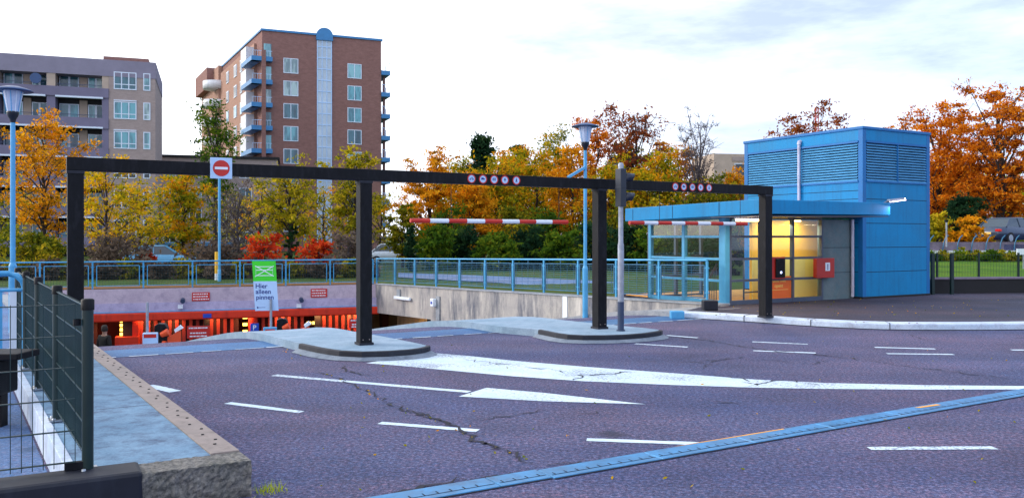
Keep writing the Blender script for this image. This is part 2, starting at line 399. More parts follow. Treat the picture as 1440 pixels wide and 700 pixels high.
LEAF = dict(
    orange=[(.05, (.07, .05, .006)), (.3, (.30, .15, .006)), (.62, (.68, .27, .010)), (.9, (.80, .46, .03))],
    yellow=[(.05, (.06, .07, .006)), (.3, (.26, .24, .010)), (.55, (.62, .42, .012)), (.8, (.74, .34, .010)), (.95, (.80, .58, .06))],
    yellowgreen=[(.05, (.04, .055, .006)), (.35, (.18, .18, .010)), (.62, (.40, .31, .012)), (.9, (.66, .46, .03))],
    green=[(.05, (.010, .030, .006)), (.4, (.04, .09, .010)), (.7, (.11, .17, .012)), (.95, (.30, .28, .02))],
    dark=[(.05, (.004, .014, .008)), (.4, (.012, .036, .018)), (.75, (.026, .065, .022)), (.97, (.07, .10, .02))],
    red=[(.05, (.08, .012, .008)), (.35, (.32, .025, .010)), (.65, (.58, .05, .014)), (.95, (.60, .18, .03))],
    darkred=[(.05, (.05, .016, .012)), (.4, (.18, .045, .018)), (.7, (.34, .09, .02)), (.95, (.52, .22, .03))],
    rust=[(.05, (.10, .028, .008)), (.35, (.38, .095, .008)), (.65, (.62, .19, .010)), (.95, (.75, .36, .03))],
    mixed=[(.05, (.03, .045, .008)), (.3, (.13, .17, .010)), (.52, (.38, .30, .010)), (.72, (.60, .30, .010)), (.85, (.66, .20, .010)), (.97, (.75, .46, .03))],
    olive=[(.05, (.020, .034, .006)), (.35, (.075, .10, .010)), (.65, (.24, .21, .012)), (.95, (.52, .34, .02))],
    lime=[(.05, (.10, .16, .008)), (.35, (.32, .40, .010)), (.65, (.60, .60, .02)), (.95, (.78, .68, .05))],
    brown=[(.05, (.03, .02, .014)), (.4, (.09, .065, .05)), (.8, (.16, .12, .09))],
)
for k, st in LEAF.items(): M['leaf_' + k] = leaf('leaves_' + k, st)

# ------------------------------------------------------------------ trees
def leaf_mesh(name, cen, size, mat, squash=.75):
    n = len(cen)
    a = RNG.normal(size=(n, 3)); a /= np.linalg.norm(a, axis=1)[:, None]
    b = RNG.normal(size=(n, 3)); b -= a * (a * b).sum(1)[:, None]; b /= np.linalg.norm(b, axis=1)[:, None]
    sz = size * RNG.uniform(.55, 1.3, size=(n, 1))
    v = np.empty((n, 4, 3)); v[:, 0] = cen - a * sz; v[:, 1] = cen + b * sz * squash * .6; v[:, 2] = cen + a * sz; v[:, 3] = cen - b * sz * squash * .6
    me = bpy.data.meshes.new(name)
    me.vertices.add(n * 4); me.vertices.foreach_set('co', v.reshape(-1).astype(np.float32))
    me.loops.add(n * 4); me.loops.foreach_set('vertex_index', np.arange(n * 4, dtype=np.int32))
    me.polygons.add(n); me.polygons.foreach_set('loop_start', np.arange(n, dtype=np.int32) * 4)
    me.update(calc_edges=True); me.validate(); me.materials.append(mat)
    return me
def grow(seed, H, Rr, base=.25, limbs=16, subs=4, leaves=4000, size=.22, shape='round', tr=.16, tuft=.16, twigs=0, lean=0):
    rd = random.Random(seed); mb = MB()
    pts = [Vector((0, 0, -.1))]
    for i in range(1, 8):
        pts.append(Vector((rd.uniform(-.03, .03) * H * i / 7 + lean * H * i / 7, rd.uniform(-.03, .03) * H * i / 7, H * .93 * i / 7)))
    mb.tube(pts, [tr * (1.25 if i == 0 else 1) * (1 - .9 * i / 7) + .012 for i in range(8)], 7)
    def at(h):
        f = max(0, min(6.999, h / (H * .93) * 7)); i = int(f); return pts[i].lerp(pts[i + 1], f - i)
    cl = []
    for k in range(limbs):
        t = (k + rd.uniform(.1, .9)) / limbs; t = min(.99, t)
        hz = H * (base + (1 - base) * t)
        if shape == 'round': pr = math.sin(math.pi * (.12 + .83 * t)) ** .7
        elif shape == 'cone': pr = (1 - t) ** .8 + .06
        elif shape == 'column': pr = .75 + .25 * math.sin(math.pi * t) - (.5 * t ** 4)
        elif shape == 'vase': pr = .35 + .75 * t - .45 * t ** 5
        else: pr = .9
        az = k * 2.39996 + rd.uniform(-.4, .4); rr = Rr * pr * rd.uniform(.6, 1.12)
        st = at(hz * (.93 if shape == 'cone' else rd.uniform(.55, .8)))
        en = Vector((math.cos(az) * rr, math.sin(az) * rr, hz + (-.05 * H if shape == 'cone' else rd.uniform(-.03, .06) * H)))
        en += Vector((at(hz).x, at(hz).y, 0))
        md = st.lerp(en, .5) + Vector((rd.uniform(-.1, .1) * rr, rd.uniform(-.1, .1) * rr, (-.02 if shape == 'cone' else .05) * H * rd.uniform(0, 1)))
        r0 = tr * .42 * (1 - .6 * t) + .008
        mb.tube([st, md, en], [r0, r0 * .6, r0 * .2], 5, False)
        cl += [en, md.lerp(en, .5)]
        if shape == 'cone': cl += [md, st.lerp(md, .5)]
        for j in range(subs):
            f = rd.uniform(.3, 1); p = st.lerp(md, f * 2) if f < .5 else md.lerp(en, f * 2 - 1)
            q = p + Vector((rd.gauss(0, 1), rd.gauss(0, 1), rd.gauss(.35, .8))) * Rr * (.14 if shape == 'cone' else .24)
            mb.tube([p, p.lerp(q, .5) + Vector((0, 0, .02 * H)), q], [r0 * .4, r0 * .25, .008], 4, False)
            cl.append(q); cl.append(p.lerp(q, .55))
            for _ in range(twigs):
                q2 = q + Vector((rd.gauss(0, 1), rd.gauss(0, 1), rd.gauss(.5, .7))) * Rr * .16
                mb.tube([p.lerp(q, .6), q2], [.016, .006], 4, False)
    cl = np.array([tuple(c) for c in cl])
    w = RNG.uniform(.15, 1.5, size=len(cl)) ** 1.5; w /= w.sum()
    idx = RNG.choice(len(cl), size=leaves, p=w)
    cen = cl[idx] + RNG.normal(size=(leaves, 3)) * np.array([1, 1, .45]) * Rr * tuft * RNG.uniform(.4, 1.2, size=(leaves, 1))
    cen[:, 2] = np.maximum(cen[:, 2], .06)
    return mb, cen
def tree(name, label, cat, loc, mat, bark='bark', group=None, rz=0, size=.22, **kw):
    root = thing(name, label, cat, loc, rz, group)
    mb, cen = grow(size=size, **kw)
    obj('trunk' if cat == 'tree' else 'stems', mb, M[bark], root)
    me = leaf_mesh('crown' if cat == 'tree' else 'foliage', cen, size, M['leaf_' + mat])
    o = bpy.data.objects.new(me.name, me); COL.objects.link(o); o.parent = root
    return root

# ------------------------------------------------------------------ setting: ground, road, ramp
WR = (-.583, .812)                       # ramp direction at the right-hand wall
RW = (4.58, 19.7)                        # near end of the right-hand wall
def rw(t): return (RW[0] + WR[0] * t, RW[1] + WR[1] * t)
WL = (-.559, .829)
LW = (-1.73, 5.56)                       # front right corner of the left slab
def lw(t): return (LW[0] + WL[0] * t, LW[1] + WL[1] * t)
FR, FL = (-5.48, 33.7), (-17.9, 29.5)    # far wall corners
def fa(a, s): return (CREST[0] + U[0] * a + V[0] * s, CREST[1] + U[1] * a + V[1] * s)
def lt(s):                               # point of left wall line / right wall line at ramp distance s
    d = (s - s_of(*LW)) / (WL[0] * V[0] + WL[1] * V[1]); return lw(d)
def rt(s):
    d = (s - s_of(*RW)) / (WR[0] * V[0] + WR[1] * V[1]); return rw(d)
def kind(o, k='structure'): o['kind'] = k; return o

mb = MB()
FLx = (-60, FL[1] - (FL[0] + 60) * .338)
mb.add([(FLx[0], FLx[1], -.23), (*FL, -.23), (*FR, -.22), (60, 56, -.22), (1800, 1800, -.3), (-1800, 1800, -.3), (-1800, FLx[1], -.23), (1800, 56, -.22)],
       [(0, 1, 2, 5), (2, 3, 4, 5), (0, 5, 6), (3, 7, 4)])
kind(obj('ground', mb, M['grass']))
mb = MB()
a0, a1 = fa(-70, -60), fa(80, -60); b1, b0 = fa(80, .4), fa(-70, .4)
mb.add([(*a0, 0), (*a1, 0), (*b1, 0), (*b0, 0)], [(0, 1, 2, 3)])
road = kind(obj('road', mb, M['asphalt']))
mb = MB(); ss = [.4, .9, 1.4, 1.9, 2.5, 4, 6, 9, 12, 15, 19.4, 32]
vs = []
for s in ss:
    p, q = lt(s), rt(s)
    vs += [(*p, ramp_z(s)), (q[0] + 6 * (s > 12), q[1] + 3 * (s > 12), ramp_z(s))]
mb.add(vs, [(2*i, 2*i+1, 2*i+3, 2*i+2) for i in range(len(ss) - 1)])
kind(obj('ramp', mb, M['asphalt']))
mb = MB(); p1, p4 = lt(.4), fa(-70, .4)
mb.add([(p4[0], p4[1], -.0), (*p1, 0), (*FL, -.23), (FLx[0], FLx[1], -.23)], [(0, 1, 2, 3)])
kind(obj('footway_ground', mb, M['asphalt_blue']))
mb = MB(); q1, q4 = rt(.4), fa(80, .4)
mb.add([(*q1, 0), (*q4, 0), (60, 56, -.22), (*FR, -.22)], [(0, 1, 2, 3)])
kind(obj('lawn_ground', mb, M['grass']))
# smooth joint strip along the top of the ramp
mb = MB()
for sa, sb in ((-.25, .62),):
    p, q, r_, s_ = lt(sa), rt(sa), rt(sb), lt(sb)
    q = fa(6.1, sa); r_ = fa(6.0, sb)
    mb.add([(*p, .004), (*q, .004), (*r_, ramp_z(sb) + .005), (*s_, ramp_z(sb) + .005)], [(0, 1, 2, 3)])
obj('joint_strip', mb, M['crest'], road)
mb = MB()
p, q = lt(-.28), fa(6.1, -.28)
for i in range(24):
    f0, f1 = i / 24 + .004 * random.random(), (i + random.uniform(.6, 1)) / 24
    x0 = (p[0] + (q[0]-p[0])*f0, p[1] + (q[1]-p[1])*f0); x1 = (p[0] + (q[0]-p[0])*f1, p[1] + (q[1]-p[1])*f1)
    w = random.uniform(.03, .07)
    mb.add([(*x0, .008), (*x1, .008), (x1[0] + V[0]*w, x1[1] + V[1]*w, .008), (x0[0] + V[0]*w, x0[1] + V[1]*w, .008)], [(0, 1, 2, 3)])
obj('pale_joint_line', mb, M['kerb_white'], road)

# painted markings
def line(p, q, w=.11, z=.004):
    P, Q = Vector(G(*p)), Vector(G(*q)); P.z = Q.z = z
    d = (Q - P).normalized(); n = Vector((-d.y, d.x, 0)) * w / 2
    m = MB(); k = 14; L = []; Rr = []
    for i in range(k + 1):
        c = P.lerp(Q, i / k); L.append(c + n * random.uniform(.88, 1.08)); Rr.append(c - n * random.uniform(.88, 1.08))
    m.add(L + Rr, [(i, k + 1 + i, k + 2 + i, i + 1) for i in range(k)])
    return m
for p, q, w in (((385, 527.5), (660, 551), .12), ((320, 566.5), (424, 579.5), .10), ((534, 594.5), (672, 605.5), .10),
                ((825, 618), (988, 624), .10), ((1222, 630.5), (1399, 629.5), .10), ((1058, 480.5), (1136, 484), .10),
                ((1059, 493), (1147, 496.3), .10), ((1230, 488.3), (1315, 490.6), .10), ((1247, 497.2), (1341, 498.3), .10),
                ((893, 483.3), (967, 488), .10), ((938, 471.5), (981, 475), .10), ((1422, 492), (1500, 492.5), .10), ((208, 542), (247, 550.5), .14)):
    obj('lane_dash', line(p, q, w), M['white_paint'], road)
mb = MB()
top = [(515, 510.5), (560, 503), (612, 496.5), (660, 500.5), (720, 507), (820, 515.5), (950, 525), (1060, 533.5), (1160, 538.5), (1300, 541.5), (1460, 543)]
bot = [(520, 511), (560, 514), (612, 519), (660, 523.5), (720, 529), (820, 536), (950, 541.5), (1060, 545), (1160, 546.8), (1300, 547.8), (1460, 547.5)]
vs = [G(*p) for p in top] + [G(*p) for p in bot]; n = len(top)
mb.add([(x, y, .004) for x, y, _ in vs], [(i, n + i, n + i + 1, i + 1) for i in range(n - 1)])
obj('wide_stripe', mb, M['white_paint'], road)
mb = MB(); mb.add([(x, y, .0045) for x, y, _ in (G(645, 557.5), G(760, 564), G(908, 568.5), G(770, 553), G(684, 545.3))], [(0, 1, 2, 3, 4)])
obj('arrow_marking', mb, M['white_paint'], road)

# cracks
def crack(pts, w0=.03, z=.0085, seed=1, jag=.04):
    rd = random.Random(seed); P = [Vector(G(*p)) for p in pts]; c = []
    for i in range(len(P) - 1):
        n = max(3, int((P[i+1] - P[i]).length / .07))
        for k in range(n):
            q = P[i].lerp(P[i+1], k / n); c.append(q + Vector((rd.gauss(0, jag), rd.gauss(0, jag), 0)))
    m = MB(); L = []; Q = []
    for i, q in enumerate(c):
        d = c[min(i+1, len(c)-1)] - c[max(i-1, 0)]; d.z = 0; d.normalize()
        w = w0 * .72 * rd.uniform(.1, 1.25) * min(1, i / 4 + .1, (len(c) - 1 - i) / 4 + .1)
        nn = Vector((-d.y, d.x, 0)) * w / 2
        L.append((q.x + nn.x, q.y + nn.y, z)); Q.append((q.x - nn.x, q.y - nn.y, z))
    k = len(c); m.add(L + Q, [(i, k + i, k + i + 1, i + 1) for i in range(k - 1)])
    return m
for i, (pts, w) in enumerate((
        ([(447, 522), (470, 530), (491, 539), (502, 544), (550, 568), (598, 585), (635, 601)], .032), ([(560, 571), (598, 586), (640, 600), (664, 618), (723, 638), (764, 658)], .055),
        ([(480, 513), (497, 524), (520, 528), (536, 531)], .035), ([(655, 592), (740, 582), (775, 572)], .03),
        ([(764, 657), (800, 650), (850, 646)], .035), ([(517, 698), (600, 684), (700, 668), (762, 661)], .06),
        ([(933, 472), (989, 478), (1060, 490), (1107, 496), (1147, 498), (1226, 508), (1305, 519), (1440, 535)], .04),
        ([(805, 536), (820, 528), (870, 525), (905, 522)], .05), ([(1000, 528), (1040, 532), (1070, 545)], .035),
        ([(1050, 545), (1080, 537), (1110, 534), (1160, 545)], .05), ([(740, 516), (790, 522), (800, 526)], .05), ([(650, 505), (700, 512), (740, 514)], .03),
        ([(815, 582), (842, 581), (845, 577), (880, 579)], .05), ([(1070, 505), (1130, 512), (1180, 506)], .03), ([(1280, 470), (1300, 478), (1330, 482)], .03),
        ([(950, 510), (1010, 506), (1050, 503)], .03), ([(1010, 566), (1030, 568), (1050, 567)], .05), ([(985, 520), (1000, 508), (1060, 500)], .025))):
    obj('road_crack', crack(pts, w, .0085, i), M['crack'], road)
# worn dark patches in the asphalt
# islands
def island(label, topline, backline, rubber, n_rub):
    rt_ = thing('traffic_island', label, 'traffic island', G(*rubber[len(rubber)//2], 0))
    rt_.rotation_euler = (0, 0, 0); o = Vector(rt_.location)
    A = [Vector(G(*p, .12)) for p in topline]; B = [Vector(G(*p, .12)) for p in backline]
    ext = [.5, 1, 1.6, 2.4, 3.4, 4.6, 6.5, 9, 11.5]
    A2 = [A[-1] + Vector((WR[0], WR[1], 0)) * e for e in ext]; B2 = [B[-1] + Vector((WR[0], WR[1], 0)) * e for e in ext]
    for L in (A2, B2):
        for v in L: v.z = gz(v.x, v.y) + .12
    left = A + A2; right = B + B2
    # resample both sides to equal count and bridge them
    def resample(L, n):
        d = [0]
        for i in range(1, len(L)): d.append(d[-1] + (L[i] - L[i-1]).length)
        out = []
        for k in range(n):
            t = d[-1] * k / (n - 1); i = 0
            while i < len(L) - 2 and d[i+1] < t: i += 1
            f = (t - d[i]) / max(1e-6, d[i+1] - d[i]); q = L[i].lerp(L[i+1], min(1, f))
            out.append(q)
        return out
    n = 44; l, r_ = resample(left, n), resample(right, n)
    mb = MB(); vs = [v - o for v in l] + [v - o for v in r_]
    vs += [Vector((v.x, v.y, min(0, gz(v.x, v.y)) - .05)) - o for v in l] + [Vector((v.x, v.y, min(0, gz(v.x, v.y)) - .05)) - o for v in r_]
    fs = [(i, n + i, n + i + 1, i + 1) for i in range(n - 1)]
    fs += [(i, i + 1, 2*n + i + 1, 2*n + i) for i in range(n - 1)] + [(n + i + 1, n + i, 3*n + i, 3*n + i + 1) for i in range(n - 1)] + [(0, 2*n, 3*n, n)]
    mb.add(vs, fs)
    obj('slab', mb, M['island'], rt_)
    # dark rubber edging standing 3 mm proud of the nose
    P = [Vector(G(*p, .12)) for p in rubber]; m2 = MB()
    cen = sum(P, Vector()) / len(P)
    k = len(P); vs = []
    for i, p in enumerate(P):
        d = P[min(i+1, k-1)] - P[max(i-1, 0)]; d.z = 0; d.normalize(); nn = Vector((d.y, -d.x, 0))
        if nn.dot(p - cen) < 0: nn = -nn
        for off, z in ((.05, 0.055), (.045, .116), (.03, .126), (-.012, .127), (-.012, .10)):
            q = p + nn * off; vs.append(Vector((q.x, q.y, z)) - o)
    m2.add(vs, [(5*i + j, 5*(i+1) + j, 5*(i+1) + (j+1) % 5, 5*i + (j+1) % 5) for i in range(k-1) for j in range(5)])
    m2.add(vs[:5], [(0, 1, 2, 3, 4)]); m2.add(vs[-5:], [(4, 3, 2, 1, 0)])
    obj('rubber_edging', m2, M['rubber'], rt_)
    m3 = MB(); vs = []
    for i, p in enumerate(P):
        d = P[min(i+1, k-1)] - P[max(i-1, 0)]; d.z = 0; d.normalize(); nn = Vector((d.y, -d.x, 0))
        if nn.dot(p - cen) < 0: nn = -nn
        for off, z in ((.0, .053), (.062, .05), (.15 + .03 * math.sin(i), .0065)):
            q = p + nn * off; vs.append(Vector((q.x, q.y, z)) - o)
    m3.add(vs, [(3*i + j, 3*i+1 + j, 3*i+4 + j, 3*i+3 + j) for i in range(k-1) for j in (0, 1)])
    obj('concrete_apron', m3, M['apron'], rt_)
    return rt_
island('pale concrete traffic island with dark rubber nose round the second gantry post',
       [(600, 486.5), (592, 489), (575, 491.5), (545, 493.5), (510, 494.5), (480, 493), (455, 489.5), (424, 483), (385, 473.5)],
       [(600, 485.5), (588, 482.5), (570, 479), (545, 474), (520, 469.5), (498, 466)],
       [(601, 486), (598, 487.5), (590, 489.5), (575, 491.5), (545, 493.5), (510, 494.5), (480, 493), (465, 491), (450, 488.5), (424, 483)], 10)
island('pale concrete traffic island carrying the signal post and third gantry post',
       [(927, 464.5), (920, 466.5), (905, 468.5), (880, 470.5), (850, 471.5), (820, 471.5), (800, 470.5), (785, 468.5), (760, 463.5), (700, 458.5)],
       [(927, 463.5), (918, 462), (891, 459.5), (855, 456), (825, 453), (798, 450.5)],
       [(928, 464), (926, 465.3), (919, 466.5), (905, 468.5), (880, 470.5), (850, 471.5), (820, 471.5), (800, 470.5), (785, 468.5), (760, 463.5)], 10)

# right-hand footway and its white kerb
kpts = [(3.50, 17.75), (3.95, 17.45), (4.5, 17.05), (5.06, 16.62), (5.62, 16.12), (6.25, 15.72), (6.95, 15.45), (7.9, 15.38), (9.4, 15.45), (12, 15.9), (16, 17.2), (24, 20.5), (50, 34)]
mb = MB()
poly = kpts + [(60, 50)] + [(30, 32), (10, 27), (3.0, 23.6)] + [rw(.0)]
mb.prism(poly, -.05, .10)
kind(obj('pavement', mb, M['asphalt_dark']))
mb = MB(); vs = []
es = [0, .5, 1, 1.6, 2.4, 3.4, 4.6, 6, 8, 10, 12]
for e in es:
    p = (kpts[0][0] + WR[0] * e, kpts[0][1] + WR[1] * e); q = rw(e - .3 if e else -1.0)
    q = (q[0] - .005, q[1])
    for x, y in (p, q): vs.append((x, y, gz(x, y) + .104))
    vs.append((p[0], p[1], gz(*p) - .05))
mb.add(vs, [(3*i, 3*i+1, 3*i+4, 3*i+3) for i in range(len(es)-1)] + [(3*i+2, 3*i, 3*i+3, 3*i+5) for i in range(len(es)-1)])
kind(obj('ramp_pavement', mb, M['kerb']))
kr = thing('white_kerb', 'long curved white steel-edged kerb round the dark pavement by the blue pavilion', 'kerb', (6.95, 15.45, 0))
o = Vector(kr.location)
def kstrip(pts, prof):
    mb = MB(); vs = []; k = len(pts); m = len(prof)
    for i, p in enumerate(pts):
        a, b = Vector(pts[max(i-1, 0)]), Vector(pts[min(i+1, k-1)]); d = (b - a).normalized(); nn = Vector((-d.y, d.x))
        for off, z in prof: vs.append(Vector((p[0] + nn.x * off, p[1] + nn.y * off, z)) - o)
    mb.add(vs, [(m*i + j, m*(i+1) + j, m*(i+1) + (j+1) % m, m*i + (j+1) % m) for i in range(k-1) for j in range(m)])
    mb.add(vs[:m], [tuple(range(m))]); mb.add(vs[-m:], [tuple(range(m))[::-1]])
    return mb
from mathutils.geometry import interpolate_bezier
def smooth_pts(P, k=6):
    out = []
    for i in range(len(P) - 1):
        a, b = Vector(P[i]), Vector(P[i+1]); ta = (b - Vector(P[max(i-1, 0)])) / 6; tb = (Vector(P[min(i+2, len(P)-1)]) - a) / 6
        pts = interpolate_bezier(a.to_3d(), (a + ta).to_3d(), (b - tb).to_3d(), b.to_3d(), k + 1)
        out += [(p.x, p.y) for p in pts[:-1]]
    return out + [tuple(P[-1])]
kp = smooth_pts(kpts)
obj('kerb_stone', kstrip(kp, [(-.03, -.02), (-.025, .10), (-.01, .118), (.30, .122), (.30, .02)]), M['kerb_white'], kr)
obj('dark_foot_strip', kstrip(kp, [(-.055, .003), (-.055, .012), (-.03, .012), (-.03, .003)]), M['crack'], kr)  # thin dark strip running along the foot of the kerb
mb = MB(); acc = 0
for i in range(2, len(kp) - 30):
    acc += (Vector(kp[i]) - Vector(kp[i-1])).length
    if acc > 1.3:
        acc = 0; d = (Vector(kp[i+1]) - Vector(kp[i])).normalized(); nn = Vector((-d.y, d.x)); a_ = Vector(kp[i])
        P_ = [a_ - nn * .034 - d * .006, a_ + nn * .30 - d * .006, a_ + nn * .30 + d * .006, a_ - nn * .034 + d * .006]
        mb.prism([(q.x - o.x, q.y - o.y) for q in P_], .0, .1235)
obj('joint', mb, M['crack'], kr)
mb = MB()
acc = 0
for i in range(3, len(kp) - 30):
    acc += (Vector(kp[i]) - Vector(kp[i-1])).length
    if acc > .85:
        acc = 0; d = (Vector(kp[i+1]) - Vector(kp[i])).normalized(); nn = Vector((-d.y, d.x))
        for e in (-.07, .07):
            q = Vector(kp[i]) + d * e + nn * .04; mb.lathe([(.018, .12), (.016, .129), (.0, .130)], 8, (q.x - o.x, q.y - o.y))
obj('bolts', mb, M['tan'], kr)
mb = MB(); bx = G(952, 441, .1); mb.box(bx[0]-.14, bx[0]+.14, bx[1]-.1, bx[1]+.1, .0, .16)
tag(obj('kerb_end_block', mb, M['pole_blue'], None, .015), 'small blue block at the ramp end of the white kerb', 'kerb block')
bx = G(998, 436, .1); mb = MB(); mb.box(-.16, .16, -.12, .12, 0, .22)
tag(obj('rubber_block', mb, M['rubber'], None, .02, (bx[0], bx[1], .1)), 'black block standing at the foot of the railing end post', 'block')

# drain channel across the road
dc = thing('drain_channel', 'long blue steel slotted drain channel crossing the asphalt diagonally', 'drain channel', (*G(762, 667)[:2], 0), R(30.6))
def chan(x0, x1, dy=0):
    m = MB(); m.box(x0, x1, -.115 + dy, .115 + dy, -.02, .011); return m
xs = [-3.4, -2.4, -1.4, -.4, .02, 1.02, 2.02, 3.02, 4.02, 5.02, 6.02, 7.02, 8.02, 9.02]
M['steel_blue'] = paint('steel_blue', (.03, .20, .42), .4, .3, 4, .25, .6, (.02, .07, .16))
for i in range(len(xs) - 1):
    dy = -.022 if xs[i] >= 0 else .0
    seg = obj('grate_segment', chan(xs[i], xs[i+1] - .008, dy), M['steel_blue'], dc, .004)
    m = MB(); x = xs[i] + .05
    m.box(xs[i] + .02, xs[i+1] - .02, -.055 + dy, -.047 + dy, .0112, .0125)
    while x < xs[i+1] - .05:
        m.box(x, x + .010, -.046 + dy, .0 + dy, .0112, .0122); x += .1
    obj('slots', m, M['dark_gap'], seg)
m = MB()
m.box(-3.4, .0, -.132, -.118, .002, .0062); m.box(.02, 9.0, -.153, -.139, .002, .0062)
obj('edge_gap', m, M['dark_gap'], dc)
m = MB(); m.prism([(1.35, .10), (2.1, .095), (2.6, .09), (2.6, .07), (2.1, .075), (1.5, .088)], .0113, .0125)
M['orange_wear'] = paint('orange_wear', (.75, .33, .05), .7, .3, 6)
obj('paint_wear', m, M['orange_wear'], dc)
m = MB(); m.prism([(4.45, .06), (4.8, .05), (4.8, .0), (4.5, .02)], .0127, .0137); obj('paint_wear', m, M['orange_wear'], dc)

# ------------------------------------------------------------------ left slab, fence, kerb block
root = thing('concrete_slab', 'raised blue grey concrete slab with a tan steel edge beside the mesh fence', 'slab', (*LW, 0))
o = Vector((LW[0], LW[1], 0))
def L2(p, z): return (p[0] - o.x, p[1] - o.y, z)
lf = (LW[0] - U[0] * 1.05, LW[1] - U[1] * 1.05)
rb, lb = lw(7.2), (lf[0] + WL[0] * 7.2, lf[1] + WL[1] * 7.2)
e = .19                                                  # width of the tan edge
ei = (LW[0] - U[0] * e, LW[1] - U[1] * e); ein = lw(.26); ein = (ein[0] - U[0]*e, ein[1] - U[1]*e); eb = (rb[0] - U[0] * e, rb[1] - U[1] * e)
lwid = (lf[0] + U[0] * .065, lf[1] + U[1] * .065); lbid = (lb[0] + U[0] * .065, lb[1] + U[1] * .065)
def inn(p, t): return (p[0] + WL[0] * t, p[1] + WL[1] * t)
mb = MB(); mb.prism([L2(inn(lwid, .26), 0)[:2], L2(ein, 0)[:2], L2(eb, 0)[:2], L2(lbid, 0)[:2]], 0, .24); obj('slab_top', mb, M['slab'], root)
mb = MB()
for t_ in (2.3, 5.0):
    a_, b_ = inn(lwid, t_), inn(ei, t_); mb.prism([L2(a_, 0)[:2], L2(b_, 0)[:2], L2(inn(b_, .012), 0)[:2], L2(inn(a_, .012), 0)[:2]], .20, .2412); obj('joint', mb, M['pole_dark'], root); mb = MB()
mb = MB(); mb.prism([L2(ein, 0)[:2], L2(lw(.26), 0)[:2], L2(rb, 0)[:2], L2(eb, 0)[:2]], 0, .252); obj('steel_edge', mb, M['tan'], root, .006)
mb = MB(); mb.prism([L2(inn(lf, .26), 0)[:2], L2(inn(lwid, .26), 0)[:2], L2(lbid, 0)[:2], L2(lb, 0)[:2]], 0, .247); obj('white_edge', mb, M['kerb_white'], root, .006)
# rough front face: displaced grid
mb = MB(); nx, nz = 40, 10; vs = []
for i in range(nx + 1):
    for j in range(nz + 1):
        f = i / nx; p = (lf[0] + (LW[0] - lf[0]) * f, lf[1] + (LW[1] - lf[1]) * f)
        d = .014 * random.random() * (j > 0) + .006 * math.sin(i * .8 + j)
        if i == nx: d += .01
        zz = .243 * j / nz if j < nz else .236 + .008 * random.random()
        vs.append(L2((p[0] + V[0] * -(d) , p[1] + V[1] * -(d)), zz))
nv = len(vs)
for i in range(nx + 1):                                # top rows
    f = i / nx; p = inn((lf[0] + (LW[0] - lf[0]) * f, lf[1] + (LW[1] - lf[1]) * f), .262 + .01 * random.random()); vs.append(L2(p, .2385 + .004 * random.random()))
mb.add(vs, [(i*(nz+1) + j, (i+1)*(nz+1) + j, (i+1)*(nz+1) + j + 1, i*(nz+1) + j + 1) for i in range(nx) for j in range(nz)] + [(i*(nz+1) + nz, (i+1)*(nz+1) + nz, nv + i + 1, nv + i) for i in range(nx)])
mb.add([L2(LW, 0), L2(lw(.28), 0), L2(lw(.28), .238), L2(LW, .238)], [(0, 1, 2, 3)])
obj('rough_front', mb, M['agg'], root)
mb = MB()
for k in range(34):
    c = lw(.45 + k * .2 + (.0 if k % 5 else .06)); c = (c[0] - U[0] * (.06 if k % 2 else .10), c[1] - U[1] * (.06 if k % 2 else .10))
    mb.lathe([(.013, .2523), (.011, .257), (0, .2575)], 8, (c[0] - o.x, c[1] - o.y))
obj('bolts', mb, M['black'], root)
# retaining wall below the slab edge, along the ramp
mb = MB()
P = [lw(7.2 + t) for t in (0, 3, 7, 12, 17, 20.5)]
for i in range(len(P) - 1):
    a, b = P[i], P[i+1]; za, zb = .24 - .47 * i / 5, .24 - .47 * (i+1) / 5
    mb.prism([(a[0] - .3, a[1] - .2), a, b, (b[0] - .3, b[1] - .2)], -4, [za, za, zb, zb])
tag(obj('ramp_side_wall', mb, M['kerb']), 'low concrete side wall dropping along the left lane of the ramp', 'wall')

mb = MB(); mb.box(-4.5, .0, -.06, .235, 0, .262)
tag(obj('rubber_kerb', mb, M['rubber'], None, .025, (G(200, 664, .24)[0] , G(200, 664, .24)[1], 0)), 'black rubber kerb block under the near mesh fence panel', 'kerb').rotation_euler = (0, 0, R(29))

# fence: posts and panels of green mesh
FP = (-2.67, 5.28)
def fpt(t): return (FP[0] + WL[0] * t, FP[1] + WL[1] * t)
fence = thing('mesh_fence', 'dark green steel mesh fence running along the concrete slab towards the gantry', 'fence', (*FP, .247), math.atan2(WL[1], WL[0]))
def post(parent, x, y, h, base=True):
    m = MB(); m.tube([(x, y, 0), (x, y, h)], .034, 14); p = obj('post', m, M['green_steel'], parent)
    m = MB(); m.lathe([(.039, h - .05), (.039, h + .012), (.03, h + .02), (0, h + .021)], 14, (x, y)); obj('cap', m, M['black'], p)
    if base:
        m = MB(); m.box(x - .075, x + .075, y - .06, y + .06, 0, .012)
        for a in (-.055, .055): m.lathe([(.014, .012), (.014, .026), (0, .028)], 8, (x + a, y + .03))
        obj('base_plate', m, M['rim'], p)
def panel(parent, x0, x1, h0, h1, y=0, sp=.055, r=.0035, rows=6):
    m = MB(); x = x0
    while x <= x1: m.bar((x, y, h0), (x, y, h1), r * 1.6, r * 1.6); x += sp
    p = obj('mesh_panel', m, M['wire_green'], parent)
    m = MB()
    for k in range(rows):
        z = h0 + .03 + (h1 - h0 - .04) * k / (rows - 1)
        for dy in (-.008, .008): m.bar((x0, y + dy, z), (x1, y + dy, z), r * 2, r * 2)
    obj('cross_wire', m, M['wire_green'], p)
ts = [0, 1.75, 3.4, 4.9, 6.2]
for t in ts: post(fence, t, 0, 1.06)
for a, b in zip(ts, ts[1:]): panel(fence, a + .05, b - .05, .06, 1.04, 0, .05, .0035)
